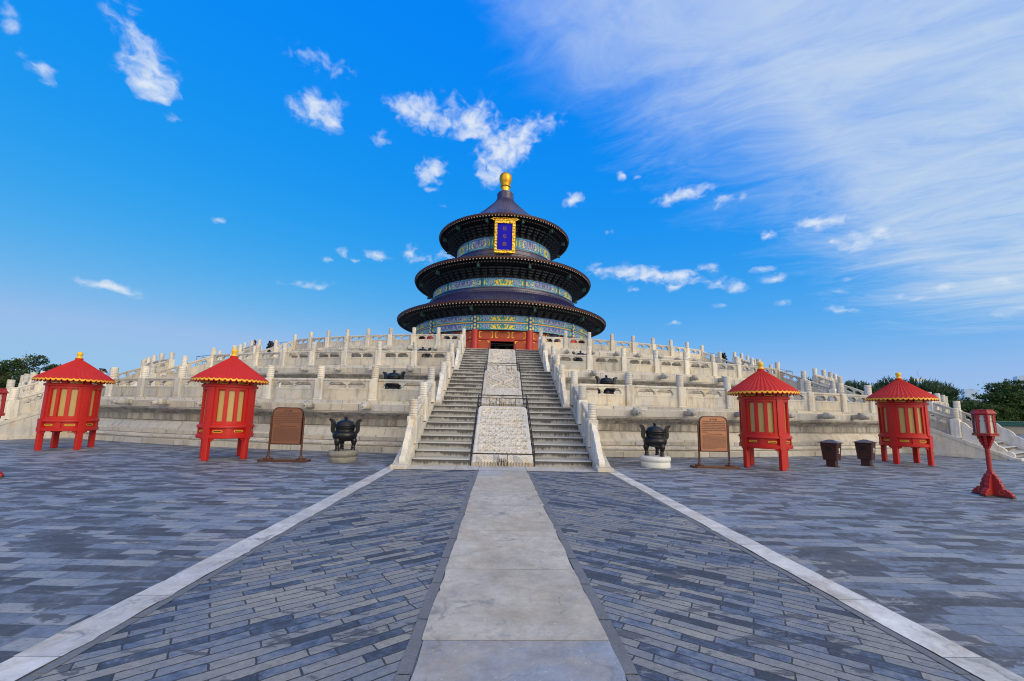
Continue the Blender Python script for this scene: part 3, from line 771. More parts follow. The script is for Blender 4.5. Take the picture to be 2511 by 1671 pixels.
# ------------------------------------------------------------------ stairs
def scrolls(x, y, w, h, seed, s=1.0):
    """cloud scrolls set in staggered rows: little spirals with trailing lobes"""
    best = 0.0; j0 = math.floor(y/h)
    for j in (j0-1, j0, j0+1):
        off = .5*(j % 2); i0 = math.floor(x/w-off)
        for i in (i0-1, i0, i0+1):
            rr = random.Random((i*7919 + j*104729 + seed*31) & 0xffffff)
            cx = (i+.5+off+rr.uniform(-.18, .18))*w; cy = (j+.5+rr.uniform(-.18, .18))*h; fl = rr.choice((-1, 1)); sz = rr.uniform(.75, 1.1)
            dx = (x-cx)/(w*.62*sz)*fl; dy = (y-cy)/(h*.72*sz); r = math.hypot(dx, dy)
            if r < 1:
                th = math.atan2(dy, dx)
                sp = .5+.5*math.cos(2*PI*r*1.7-th)
                best = max(best, (1-r**4)*(.25+.75*sp))
    return best
def relief_height(x, y, L, kind):
    """carved clouds, a winding beast, waves at the foot"""
    n = noise.noise(Vector((x*5, y*5, kind*3.7)))
    if kind == 0:
        # banks of cloud, each bank overlapping the one below with a scalloped lip
        H_ = .145; best = -1; lipd = 1
        for j in (math.floor(y/H_)-1, math.floor(y/H_), math.floor(y/H_)+1):
            per = .19+.05*math.sin(j*1.7)
            edge_ = j*H_ + .055*abs(math.sin((x+j*.37+.03*n)*PI/per)) + .028*abs(math.sin((x+j*.21)*PI/.07)) + .03*math.sin(x*3+j*2.2)
            if y >= edge_: best = max(best, j); lipd = y-edge_ if best == j else lipd
        v = max(0.0, 1-lipd/(H_*1.15)) if lipd > .012 else lipd/.012
        v = .72*v + .28*scrolls(x+n*.03, y+n*.03, .235, .145, 3)
        if y < .52:
            m = abs(((x+1.14) % .57)-.285)
            peak = .40 - m*1.1
            wv = .5+.5*math.cos(2*PI*(math.hypot(((x+.855) % .19)-.095, y*1.0)*13))
            v = (.5+.5*math.cos((y-peak)*70)) if y < peak+.03 else (wv if y < .34 else v*.8)
        return v*.9 + .1*n
    v = scrolls(x+n*.03, y+n*.03, .20, .15, 5+kind)*.75
    for sgn in (1, -1):
        ph = 2.6*y + (0 if sgn > 0 else 1.5); cx = sgn*.30 + .24*math.sin(ph*1.9); d = abs(x-cx)
        if d < .115 and .35 < y < L-.3:
            sc = .5+.5*math.cos(y*58+x*38)*math.cos(y*58-x*38)
            v = max(.0, 1-(d/.115)**2)**.5*(.75+.35*sc)
        elif d < .15 and .35 < y < L-.3: v *= .15
    if kind == 1:
        for k in range(5):
            f = (x*.9 - .1 + .14*k) - .12*math.sin(7*y+k)
            if abs(y-L*.32) < .35 and abs(f % .14 - .07) < .022: v = max(v, .85)
    return v*.95 + .08*n
def ramp_mesh(w, run, rise, kind):
    mb = MB(); nx, ny = 150, int(150*run/1.7*.8); Ls = math.hypot(run, rise)
    ang = math.atan2(rise, run); ca, sa = math.cos(ang), math.sin(ang)
    b = .11
    dirt = [0.0]; D_ = []
    def P(u, v):
        dirt[0] = 0.0
        x = (u-.5)*2*w; y = v*Ls
        # rounded far corners
        cr = .22; dx = w-abs(x); dy = Ls-y
        h = 0.0
        ex = min(dx, y+.25 if kind == 0 else y, dy)
        if ex > b and not (dx < cr and dy < cr and (cr-dx)**2+(cr-dy)**2 > (cr-.08)**2):
            f = min(1, (ex-b)/.03)
            rh = relief_height(x, y, Ls, kind); h = rh*.075*f - .025*f; dirt[0] = max(0, 1-rh*2.2)*f
        h += noise.noise(Vector((x*9, y*9, 4)))*.003
        if dx < .03: h -= (.03-dx)*.8
        if dy < .03: h -= (.03-dy)*.8
        if dx < cr and dy < cr:
            dd = math.hypot(cr-dx, cr-dy)
            if dd > cr: h -= min(.16, (dd-cr)*3.0)
        D_.append(dirt[0])
        return (x, y*ca - (h+.12)*sa, y*sa + (h+.12)*ca)
    vs = [P(i/nx, j/ny) for j in range(ny+1) for i in range(nx+1)]
    fs = [(j*(nx+1)+i, j*(nx+1)+i+1, (j+1)*(nx+1)+i+1, (j+1)*(nx+1)+i) for j in range(ny) for i in range(nx)]
    mb.add(vs, fs, 0, True)
    mb.dirt = D_
    # solid body below
    n0 = nx+1
    left = [vs[j*n0] for j in range(ny+1)]; right = [vs[j*n0+nx] for j in range(ny+1)]
    for E, flip in ((left, 0), (right, 1)):
        V = E + [Vector(p)-Vector((0, 0, .3)) for p in E]; m = len(E)
        mb.add(V, [((k, k+1, m+k+1, m+k) if flip else (k+1, k, m+k, m+k+1)) for k in range(m-1)])
    for E, flip in ((vs[:n0], 0), (vs[-n0:], 1)):
        V = list(E) + [Vector(p)-Vector((0, 0, .3)) for p in E]; m = n0
        mb.add(V, [((k+1, k, m+k, m+k+1) if flip else (k, k+1, m+k+1, m+k)) for k in range(m-1)])
    return mb
def steps_mesh(x0, x1, n, rise, run, zdeep):
    mb = MB(); r = rise/n; t = run/(n-1) if n > 1 else run; u0 = RNG.uniform(0, 40)
    for k in range(n):
        s0 = k*t; s1 = (k+1)*t if k < n-1 else run+.75
        z0 = k*r; z1 = (k+1)*r; nos = .02
        jit = RNG.uniform(-.006, .006)
        P = [(x0, s0, z0), (x1, s0, z0), (x1, s0, z1-.035), (x0, s0, z1-.035), (x1, s0-nos, z1-.03), (x0, s0-nos, z1-.03), (x1, s0-nos, z1-.008), (x0, s0-nos, z1-.008), (x1, s0-nos+.01, z1), (x0, s0-nos+.01, z1), (x1, s1, z1+jit), (x0, s1, z1+jit)]
        fs = [(0, 1, 2, 3), (3, 2, 4, 5), (5, 4, 6, 7), (7, 6, 8, 9), (9, 8, 10, 11)]
        w = x1-x0; kk = k*1.0
        def uvq(a, b_): return ((u0, kk+a), (u0+w, kk+a), (u0+w, kk+b_), (u0, kk+b_))
        uvs = [uvq(.28, .985), uvq(.985, .99), uvq(.05, .1), uvq(.02, .03), uvq(.02, .18)]
        mb.add(P, fs, 0, False, uvs)
        mb.add([(x0, s0, z0), (x0, s0, z1), (x0, s1, z1), (x0, s1, z0)], [(0, 1, 2, 3)], 0, False, [((0, .1), (0, .4), (1, .4), (1, .1))])
        mb.add([(x1, s0, z0), (x1, s0, z1), (x1, s1, z1), (x1, s1, z0)], [(3, 2, 1, 0)], 0, False, [((0, .1), (0, .4), (1, .4), (1, .1))])
    return mb
def string_mesh(run, rise, s, S0=-.62):
    """sloping side wall of a flight, with its broad coping"""
    mb = MB(); xi, xo = s*(HALF-.14), s*(HALF+.24)
    S1 = run+.02; z1 = rise+.09; z0 = .10
    sl = (z1-z0)/(S1-S0)
    poly = [(S0, -.02), (S0, z0), (S1, z1), (S1+.30, z1), (S1+.30, -.02)]
    mb.prism(poly, abs(xo-xi)-.05, lambda a, b, t: ((xi+xo)/2+t, a, b))
    cop = [(S0-.04, z0-.13), (S0-.04, z0+.004), (S1, z1+.004), (S1, z1-.15)]
    mb.prism(cop, abs(xo-xi), lambda a, b, t: ((xi+xo)/2+t, a, b))
    mb.bbox(((xi+xo)/2, S0-.06, .05), (abs(xo-xi)+.06, .34, .12), .02)
    # plinth line along the outer flank
    mb.box((xo-s*.012, (S1-.1+S0)/2+.6, .07), (.06, S1-S0-1.1, .15))
    return mb
def iron_rail(name, label, parent_loc, run, rise, full, first):
    """handrail round one carved slab: sloping side bars and a cross bar with key-pattern panels"""
    th = thing(name, label, 'handrail', parent_loc)
    w = .895; r = .013; mb = MB()
    if first:
        a, za = -.06, .0
        h0 = .35
    else:
        a, za = -.1, 0.0; h0 = .36
    top = (run+.24, rise+.40)
    sl = (top[1]-h0)/(top[0]-a)
    bars = MB()
    for s in (-1, 1):
        bars.tube([(s*w, a, h0), (s*w, top[0], top[1])], r*1.5, 6)
        for f in (0.0, .33, .66):
            y = a + (top[0]-a)*f; zt = h0 + sl*(y-a)
            bars.tube([(s*w, y, max(0, zt-.46) if f else 0), (s*w, y, zt)], r, 6)
        bars.tube([(s*w, top[0], rise-.02), (s*w, top[0], top[1])], r, 6)
        bars.tube([(s*w, top[0]-.16, rise-.04), (s*w, top[0]-.16, top[1]-.08)], r, 6)
    bars.build('side_rail', M_IRON, th)
    def key(mb, cx, y, z, k=.10):
        q = r*.8
        mb.tube([(cx-k*1.3, y, z+k*1.9), (cx-k*1.3, y, z-k*1.2), (cx-k*.35, y, z-k*1.2), (cx-k*.35, y, z+k*.55), (cx-k*.9, y, z+k*.55), (cx-k*.9, y, z-k*.4)], q, 5)
        mb.tube([(cx+k*1.3, y, z+k*1.9), (cx+k*1.3, y, z-k*1.2), (cx+k*.35, y, z-k*1.2), (cx+k*.35, y, z+k*.55), (cx+k*.9, y, z+k*.55), (cx+k*.9, y, z-k*.4)], q, 5)
        mb.tube([(cx-k*.35, y, z-k*.2), (cx+k*.35, y, z-k*.2)], q, 5)
    if first:
        c = MB(); c.tube([(-w, a, h0), (w, a, h0)], r*1.4, 6); c.build('cross_rail', M_IRON, th)
        k = MB(); key(k, 0, a, .16, .10); k.build('key_panel', M_IRON, th)
    c = MB()
    c.tube([(-w, top[0], top[1]), (w, top[0], top[1])], r*1.4, 6); c.tube([(-w, top[0], top[1]-.10), (w, top[0], top[1]-.10)], r, 6)
    c.build('cross_rail', M_IRON, th)
    for cx in ((-.36, 0, .36) if full else (-.36, .36)):
        k = MB(); key(k, cx, top[0], top[1]-.29, .095); k.build('key_panel', M_IRON, th)
    return th
FLIGHTS = [dict(s0=11.42, z0=0.0, run=3.26, rise=1.72, n=9), dict(s0=17.10, z0=1.74, run=3.39, rise=1.89, n=9), dict(s0=23.12, z0=3.66, run=3.76, rise=2.08, n=10)]
ramp_names = ['cloud carved', 'swirling dragon carved', 'phoenix carved']
for i, (fl, t) in enumerate(zip(FLIGHTS, TIERS)):
    for ax in (0, -1, 1):
        ang = ax*t['side']
        sx, sy = 0.0, fl['s0']-CY                     # local foot of the central flight
        a = rad(ang); ca, sa = math.cos(a), math.sin(a)
        loc = Vector((-sy*sa*1.0, CY + sy*ca, fl['z0']))
        which = {0: 'central', -1: 'left side', 1: 'right side'}[ax]
        extra = ' either side of a carved slab' if ax == 0 else ' seen from its flank'
        st = thing('stone_staircase', '%s stone flight climbing to the %s terrace tier%s' % (which, TN[i], extra), 'staircase', loc, a, 'flights of the terrace stairs')
        if ax == 0:
            for (x0, x1) in ((-2.52, -.915), (.915, 2.52)):
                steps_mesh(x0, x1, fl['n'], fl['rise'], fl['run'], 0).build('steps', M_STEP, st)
            rmb = ramp_mesh(.87 if i == 0 else .90, fl['run']+.02, fl['rise']-.10, i); rm = rmb.build('carved_ramp', M_RELIEF, st)
            da = rm.data.color_attributes.new('dirt', 'FLOAT_COLOR', 'POINT')
            for vi, dv in enumerate(rmb.dirt): da.data[vi].color = (dv, dv, dv, 1)
            rm['label'] = '%s white marble slab between the steps' % ramp_names[i]
            # filler bed under the slab
            mb = MB(); mb.prism([(.02, 0), (fl['run'], fl['rise']-.16), (fl['run']+.8, fl['rise']-.03), (fl['run']+.8, 0)], 1.80, lambda p, q_, tt: (tt, p, q_))
            mb.build('ramp_bed', M_STEP, st)
            iron_rail('iron_handrail', 'dark iron handrail fencing the carved slab of the %s central flight' % ('lowest', 'middle', 'top')[i], loc, fl['run'], fl['rise'], i == 0, i == 0)
        else:
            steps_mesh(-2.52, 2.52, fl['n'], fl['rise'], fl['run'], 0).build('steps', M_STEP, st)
        side1 = ax != 0 and i == 0
        SS = -.30 if side1 else -.62
        for s in (-1, 1):
            string_mesh(fl['run'], fl['rise'], s, SS).build('side_wall', M_MARBLE, st)
        for s, sn in ((-1, 'left'), (1, 'right')):
            lab = 'sloping marble balustrade, %s edge of %s flight to the %s tier' % (sn, which, TN[i])
            th = thing('stair_balustrade', lab, 'balustrade', loc, a, 'sloping balustrades of the stairs')
            S0, S1 = SS, fl['run']+.02; z1 = fl['rise']+.09; z0 = .10; sl = (z1-z0)/(S1-S0)
            gap, np_ = (1.025, 3) if side1 else (1.40, 3)
            for k in range(np_):
                s_ = fl['run'] - gap*k; z_ = z1 + sl*(s_-S1)
                add_post(th, (s*HALF, s_, z_ - (.02 if k else 0)))
                if k < np_-1:
                    sm = s_-gap/2
                    panel_for(gap-.29, sl, th, (s*HALF, sm, z1+sl*(sm-S1)), PI/2)
            s_ = fl['run']-(np_-1)*gap-.14; L = s_ - S0 + .04
            key = ('d', round(L, 2), round(sl, 3))
            if key not in PANELS:
                o = drum_mesh(L, sl).build('scroll_stone', M_MARBLE_L, th, (s*HALF, s_, z1+sl*(s_-S1))); o.rotation_euler = (0, 0, PI/2); PANELS[key] = o
            else: inst(PANELS[key], th, (s*HALF, s_, z1+sl*(s_-S1)), PI/2)
# ================================================================== ROUND HALL
hall = thing('round_hall', 'round triple roofed hall with deep blue tiles and a gold ball on top', 'temple', (.13, CY, 5.74))
HZ = 5.74
def hl(mb, name, mat, parent=hall, **kw):
    o = mb.build(name, mat, parent, **kw)
    for v in o.data.vertices: pass
    return o
def hz(prof): return [(r, (z if z < 27.93 else 27.70+(z-27.92)*.9667)-HZ) for r, z in prof]
# plinth
mb = MB(); mb.lathe(hz([(15.2, 5.70), (15.2, 5.86), (14.9, 5.90), (12.0, 5.92)]), 96, uvr=15); mb.build('plinth', M_BLOCKS, hall)
NB = 12
# ---- painted beams: per-face colours drawn cell by cell
BLUE = (.014, .06, .44); DBLUE = (.012, .022, .12); TEAL = (.012, .30, .40); GREEN = (.015, .16, .10); GOLD = (.80, .58, .05); PALE = (.20, .44, .50); LAV = (.34, .31, .38); CYAN = (.035, .24, .46); DARK = (.008, .014, .02)
def motif(u, v, seed, sx, sy):
    return noise.noise(Vector((u*sx+seed*13.7, v*sy+seed*3.1, seed)))
def beam_col(u, v, style, bay):
    """u across one bay, v up the beam"""
    m = abs(u-.5)*2                     # 0 centre, 1 column
    if style == 'gold':
        if v < .18 or v > .82: return DBLUE if v < .1 or v > .9 else GOLD
        k = motif(u, v, bay+2, 60, 3)
        return (.72, .48, .16) if k > -.15 else (.62, .30, .20)
    if m > .955: return DARK if m < .975 else (BLUE if bay % 2 else GREEN)
    if m > .93: return TEAL
    if v > .93: return (BLUE if int(u*46) % 2 else PALE) if style != 'low2' else DBLUE
    if v < .07 or v > .86: return TEAL if v < .04 else CYAN
    if .845 < m < .93:
        du = (m-.887)/.04; dv = (v-.47)/.36
        d = du*du+dv*dv
        if d < .55: return GOLD if motif(u, v, bay, 90, 9) > -.25 else (.12, .30, .16)
        if d < .9: return PALE
        return BLUE if bay % 2 else GREEN
    if .82 < m < .845: return GREEN
    zig = .66 + .06*abs(((v*2) % 1)-.5)*2
    alt = (bay % 2 == 0)
    if m < zig-.22:
        e = zig-.22-m
        if e < .018 or v < .15 or v > .80: return PALE if (e < .010 or v < .12) else BLUE
        k = motif(m, v, 1+bay % 2, 34, 6) + .35*math.sin(m*34)*math.cos(v*6)
        if alt: return GOLD if k > .02 else (.02, .22, .20)
        return LAV if k > .02 else (.05, .12, .36)
    if m < zig:
        w = abs(m-(zig-.11))/.09; k = motif(m, v, 5+bay % 2, 55, 7)
        if w < .62 and .16 < v < .80 and k > -.10: return LAV if alt else GOLD
        if abs(w-.95) < .16: return PALE
        return CYAN if (int(v*4)+int(m*60)) % 2 else BLUE
    if m < zig+.025: return PALE
    if m < zig+.05: return BLUE
    dots = motif(m, v, 9, 60, 9)
    if dots > .28: return GOLD
    return TEAL if (int(v*5+m*40) % 2) else CYAN
def band(name, R, z0, z1, style, nv, nu=76, off=.5, parent=hall, bulge=0.0):
    mb = MB(); n = NB*nu
    for j in range(nv):
        za = z0+(z1-z0)*j/nv; zb = z0+(z1-z0)*(j+1)/nv
        vs = []; fs = []; cols = []
        for k in range(n):
            a0 = 2*PI*(k/n) - rad(15); a1 = 2*PI*((k+1)/n) - rad(15)
            i = len(vs)
            for a, z in ((a0, za), (a1, za), (a1, zb), (a0, zb)): vs.append((R*math.sin(a), -R*math.cos(a), z-HZ))
            fs.append((i, i+1, i+2, i+3)); cols.append(beam_col(((k % nu)+.5)/nu, (j+.5)/nv, style, k//nu))
        mb.add(vs, fs, 0, False, None, cols)
    return mb.build(name, M_PAINT, parent)
band('painted_beam', 13.02, 12.28, 13.06, 'main', 14)
band('painted_board', 12.92, 12.10, 12.28, 'gold', 5)
band('painted_beam', 13.00, 11.26, 12.10, 'low2', 14)
band('painted_beam', 10.62, 17.44, 18.58, 'main', 15)
band('painted_beam', 7.28, 24.03, 25.70, 'main', 16, 56)
# rims that close the beams above and below
mb = MB(); mb.lathe(hz([(12.6, 11.24), (13.05, 11.245), (13.05, 11.255), (13.0, 11.258)]), 96)
mb.lathe(hz([(12.6, 13.06), (13.1, 13.065), (13.12, 13.11), (12.9, 13.12)]), 96)
mb.lathe(hz([(10.4, 18.58), (10.72, 18.585), (10.72, 18.64), (10.4, 18.65)]), 96); mb.lathe(hz([(7.1, 25.70), (7.38, 25.705), (7.38, 25.77), (7.1, 25.78)]), 96)
mb.build('beam_trim', M_BRK_B, hall)
# ---- columns
c0 = None
cm = MB(); cm.lathe([(.52, 0.0), (.54, .10), (.46, .2), (.44, .22), (.425, 5.53)], 20)
for k in range(NB):
    a = rad(15+30*k); p = (12.86*math.sin(a), -12.86*math.cos(a), .0)
    if c0 is None: c0 = cm.build('column', M_REDCOL, hall, p)
    else: inst(c0, hall, p)
# painted column heads standing proud of the beams
hb = MB()
for (y0, y1, cw, cd, col) in ((0, .82, .50, .10, 'low'), (.84, 1.80, .50, .12, 'up')):
    n = 10; m_ = 18
    for j in range(m_):
        for k in range(n):
            u0, u1 = (k/n-.5), ((k+1)/n-.5); v0, v1 = j/m_, (j+1)/m_
            y = lambda u: -.16*math.cos(u*2.6) - .02
            du = (u0+u1); dv = ((v0+v1)/2-.5)*2
            r2 = du*du + (((dv+1) % 1)-.5)**2*3
            colr = GOLD if r2 < .28 and motif(u0, v0, 3, 30, 14) > -.3 else (GREEN if abs(du) > .75 else (TEAL if r2 < .5 else BLUE))
            if abs(du) > .88: colr = DARK
            hb.add([(u0*cw, y(u0), y0+(y1-y0)*v0), (u1*cw, y(u1), y0+(y1-y0)*v0), (u1*cw, y(u1), y0+(y1-y0)*v1), (u0*cw, y(u0), y0+(y1-y0)*v1)], [(0, 1, 2, 3)], 0, False, None, [colr])
hd0 = None
for k in range(NB):
    a = rad(15+30*k); p = (12.98*math.sin(a), -12.98*math.cos(a), 11.26-HZ)
    if hd0 is None: hd0 = hb.build('column_head', M_PAINT, hall, p); hd0.rotation_euler = (0, 0, a)
    else: inst(hd0, hall, p, a)
# ---- red wall bays: frame, transom lights, lattice leaves
def lattice_mat():
    m, T, b = newmat('red_gold_lattice')
    tc = T.new('ShaderNodeTexCoord').outputs['Object']
    x, y, z = T.sep(tc)
    vv = T.new('ShaderNodeTexVoronoi'); vv.feature = 'DISTANCE_TO_EDGE'; vv.inputs['Randomness'].default_value = 0.0
    row = T.math('FLOOR', T.math('MULTIPLY', z, 9.0))
    sh = T.math('MULTIPLY', T.math('MODULO', row, 2.0), .5)
    fx = T.math('SUBTRACT', T.math('FRACT', T.math('ADD', T.math('MULTIPLY', x, 7.5), sh)), .5)
    fz = T.math('SUBTRACT', T.math('FRACT', T.math('MULTIPLY', z, 9.0)), .5)
    d = T.math('ADD', T.math('MULTIPLY', fx, fx), T.math('MULTIPLY', fz, fz))
    hole = T.smooth(d, .085, .05); ring = T.math('MULTIPLY', T.smooth(d, .16, .12), T.math('SUBTRACT', 1.0, hole))
    c = T.mix(ring, (.40, .030, .014), (.55, .20, .03))
    c = T.mix(hole, c, (.10, .008, .008))
    T.l.new(c, b.inputs['Base Color']); b.inputs['Roughness'].default_value = .5
    bp = T.new('ShaderNodeBump'); bp.inputs['Distance'].default_value = .03
    T.l.new(T.math('SUBTRACT', 1.0, hole), bp.inputs['Height']); T.l.new(bp.outputs[0], b.inputs['Normal'])
    return m
M_LATT = lattice_mat()
def gold_corners(mb, x0, x1, z0, z1, y, a=.30, w=.085):
    for sx, X in ((1, x0), (-1, x1)):
        for sz, Z in ((1, z0), (-1, z1)):
            mb.box((X+sx*a/2, y, Z+sz*w/2), (a, .02, w)); mb.box((X+sx*w/2, y, Z+sz*(a*.5+w/2)), (w, .021, a))
    for X in (x0+.03, x1-.03):
        mb.box((X, y, (z0+z1)/2), (.03, .012, (z1-z0)*.35))
RW = 12.42
FULLBAY = {}
def wall_bay(a, door):
    """one bay between columns, drawn around its own middle; flat like the real timber screens"""
    th = a; half = RW*math.tan(rad(15))-.36; o = Vector((RW*math.sin(a), -RW*math.cos(a), 0))
    f = MB()
    f.box((0, 0, 11.26-HZ-.06), (2*half, .16, .12)); f.box((0, 0, 10.20-HZ), (2*half, .18, .20))
    for x in (-half+.08, half-.08): f.box((x, 0, (10.3+11.2)/2-HZ), (.16, .15, 1.0))
    for x in (-half/3, half/3): f.box((x, 0, (10.3+11.2)/2-HZ), (.12, .15, .9))
    for x in (-half+.07, half-.07, -half/2, half/2): f.box((x, -.005, (HZ+.2+10.1)/2-HZ), (.14, .17, 10.1-HZ-.2))
    fr = f.build('timber_frame', M_REDWALL, hall, o); fr.rotation_euler = (0, 0, th)
    w = 2*half/3
    for k in (-1, 0, 1):
        p = MB(); p.box((0, 0, 0), (w-.14, .06, .84)); g = MB(); gold_corners(g, -w/2+.14, w/2-.14, -.38, .38, -.042, .30, .08)
        q = p.build('transom_light', M_LATT, fr, (k*w, 0, 10.74-HZ)); g.build('gold_trim', M_GOLDP, q)
    lw = half/2-.08
    for k in range(4):
        if door and k in (1, 2): continue
        x = -half + (k+.5)*half/2
        p = MB(); p.box((0, 0, 0), (lw*1.0+.02, .06, 4.1)); g = MB(); gold_corners(g, -lw/2+.04, lw/2-.04, -.2, 2.0, -.042, .26, .08); gold_corners(g, -lw/2+.04, lw/2-.04, -1.9, -.6, -.042, .26, .08)
        q = p.build('door_leaf', M_LATT, fr, (x, 0, 7.98-HZ)); g.build('gold_trim', M_GOLDP, q)
    if door:
        p = MB(); p.box((0, .0, 10.02-HZ), (half, .14, .16)); p.build('door_head', M_REDWALL, fr)
        # dark room beyond the open leaves
for k in range(NB): wall_bay(rad(30*k), k == 0)
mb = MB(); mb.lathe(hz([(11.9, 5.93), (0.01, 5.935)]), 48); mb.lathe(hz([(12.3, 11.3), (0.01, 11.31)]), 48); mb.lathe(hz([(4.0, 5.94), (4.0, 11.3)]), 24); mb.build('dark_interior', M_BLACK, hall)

# ---- eaves and roofs
def roof_fn(nr, amp):
    return lambda r, z, a: (r, z + amp*max(-.25, math.cos(nr*a)))
def tiled_roof(prof, nr, amp, mat, name):
    """ribbed cone of half-round tile rows"""
    mb = MB(); n = nr*4
    mb.lathe(hz(prof), n, fn=roof_fn(nr, amp), uvr=10)
    o = mb.build(name, mat, hall)
    return o
def eave(R, z, rdrum, zdrum, nr, name_i, flare):
    """tile ends, fascia, two rows of rafters, soffit and bracket sets of one roof"""
    e = MB()
    rt = .085*R/13
    # round tile ends
    for k in range(nr):
        a = 2*PI*k/nr; s, c = math.sin(a), math.cos(a)
        if c < -.35: continue
        R_ = Matrix.Rotation(a, 3, 'Z'); o = Vector((R*s, -R*c, z-HZ+.01)); n = 8
        vs = [R_ @ Vector((.082*math.cos(2*PI*j/n), -.03, .082*math.sin(2*PI*j/n))) + o for j in range(n)] + [R_ @ Vector((.082*math.cos(2*PI*j/n), .25, .082*math.sin(2*PI*j/n)+.10)) + o for j in range(n)]
        e.add(vs, [tuple(range(n-1, -1, -1))] + [(j, (j+1) % n, n+(j+1) % n, n+j) for j in range(n)])
        # drip tile between
        a2 = a+PI/nr; R2 = Matrix.Rotation(a2, 3, 'Z'); o2 = Vector((R*math.sin(a2), -R*math.cos(a2), z-HZ-.03))
        e.add([R2 @ Vector(p) + o2 for p in ((-.12, 0, 0), (-.06, -.01, -.09), (0, -.012, -.13), (.06, -.01, -.09), (.12, 0, 0))], [(0, 1, 2, 3, 4)])
    te = e.build('tile_edge', M_TILEEND, hall)
    f = MB(); f.lathe(hz([(R-.02, z-.06), (R-.04, z-.12), (R-.05, z-.20), (R-.16, z-.21)]), 120); f.build('fascia', M_EAVERED, hall)
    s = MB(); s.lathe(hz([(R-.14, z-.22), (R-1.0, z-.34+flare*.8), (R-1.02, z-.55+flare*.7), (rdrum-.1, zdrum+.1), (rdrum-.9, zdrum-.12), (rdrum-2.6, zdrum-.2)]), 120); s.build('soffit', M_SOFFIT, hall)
    r = MB()
    n2 = int(nr*.92)
    for k in range(n2):
        a = 2*PI*k/n2
        if math.cos(a) < -.35: continue
        Rm = Matrix.Rotation(a, 3, 'Z')
        def put(rr, zz, w, h, ln, mi):
            o = Vector((rr*math.sin(a), -rr*math.cos(a), zz-HZ))
            vs = [Rm @ Vector((x*w/2, y, zq)) + o for y, lift in ((0, 0), (ln, .18)) for x, zq in ((-1, -h/2+lift), (1, -h/2+lift), (1, h/2+lift), (-1, h/2+lift))]
            r.add(vs, [(3, 2, 1, 0)], 1); r.add(vs, [(0, 1, 5, 4), (1, 2, 6, 5), (2, 3, 7, 6), (3, 0, 4, 7)], 0)
        put(R-.10, z-.30, .14, .13, .85, 1)
        put(R-.92, z-.46+flare*.7, .11, .11, .8, 1)
    r.build('rafter_row', [M_BRK_G, M_RAFTER], hall)
    return te
def brackets(r0, z0, r1, z1, n, name):
    """bracket sets: tiers of arms stepping outward, each arm wider than the one below"""
    b = MB(); st = 4
    for k in range(n):
        a = 2*PI*(k+.5)/n
        if math.cos(a) < -.3: continue
        Rm = Matrix.Rotation(a, 3, 'Z'); pitch = 2*PI*r0/n
        for j in range(st):
            f = (j+.5)/st; rr = r0+(r1-r0)*f; zz = z0+(z1-z0)*f
            w = pitch*(.36+.155*j)*(rr/r0)
            o = Vector((rr*math.sin(a), -rr*math.cos(a), zz-HZ))
            h = (z1-z0)/st*.55; dpt = (r1-r0)/st*1.5+.08
            mi = 0 if (k % 2 == 0) else 1
            # arm with upcurved ends
            P = [(-w/2, h*.45), (-w/2, h*.1), (-w*.38, -h*.35), (-w*.12, -h*.5), (w*.12, -h*.5), (w*.38, -h*.35), (w/2, h*.1), (w/2, h*.45)]
            b.prism(P, dpt, lambda x, y, t: Rm @ Vector((x, t, y)) + o, mi)
            b.prism([(x*1.0, y) for x, y in ((-w/2, h*.10), (-w*.38, -h*.35), (-w*.12, -h*.5), (w*.12, -h*.5), (w*.38, -h*.35), (w/2, h*.10), (w/2, h*.02), (w*.385, -h*.43), (w*.12, -h*.6), (-w*.12, -h*.6), (-w*.385, -h*.43), (-w/2, h*.02))], dpt+.02, lambda x, y, t: Rm @ Vector((x, t, y)) + o, 2)
            # little bearing blocks and the jutting nose
            for x in (-w*.42, 0, w*.42):
                b.box(Rm @ Vector((x, -dpt*.25, h*.62)) + o, (.12*r0/10, dpt*.6, h*.4), a, mi)
            b.box(Rm @ Vector((0, -dpt*.62, 0)) + o, (.10, .16, h*.55), a, 1-mi)
    # board behind
    b.lathe(hz([(r0-.02, z0), (r0+.02, z0+(z1-z0)*.3), (r1-.25, z1)]), 96, mi=3)
    return b.build('bracket_ring', [M_BRK_B, M_BRK_G, M_BRK_E, M_SOFFIT], hall)
def beam_ends(r, z, n=12, s=.26):
    o0 = None; m = MB(); m.bbox((0, -.15, 0), (s, .5, s*1.9), .02); m.bbox((0, -.42, -s*.6), (s*1.15, .12, s*.5), .02); m.bbox((0, -.42, s*.75), (s*1.15, .12, s*.5), .02)
    for k in range(n):
        a = rad(15+30*k)
        if math.cos(a) < -.3: continue
        p = (r*math.sin(a), -r*math.cos(a), z-HZ)
        if o0 is None: o0 = m.build('beam_end', M_TEAL, hall, p); o0.rotation_euler = (0, 0, a)
        else: inst(o0, hall, p, a)
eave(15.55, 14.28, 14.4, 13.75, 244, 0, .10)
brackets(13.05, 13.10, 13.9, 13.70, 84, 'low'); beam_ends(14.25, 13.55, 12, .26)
tiled_roof([(11.15, 16.62), (11.6, 16.28), (12.6, 15.68), (13.8, 15.05), (14.8, 14.58), (15.5, 14.30)][::-1], 244, .11, M_ROOF, 'roof')
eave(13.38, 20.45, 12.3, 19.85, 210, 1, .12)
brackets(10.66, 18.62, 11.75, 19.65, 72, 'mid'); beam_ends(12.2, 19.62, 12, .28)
tiled_roof([(7.85, 22.6), (8.6, 22.15), (10.0, 21.55), (11.5, 21.02), (12.7, 20.64), (13.33, 20.47)][::-1], 210, .10, M_ROOF, 'roof')
eave(10.12, 27.70, 9.2, 27.25, 160, 2, .14)
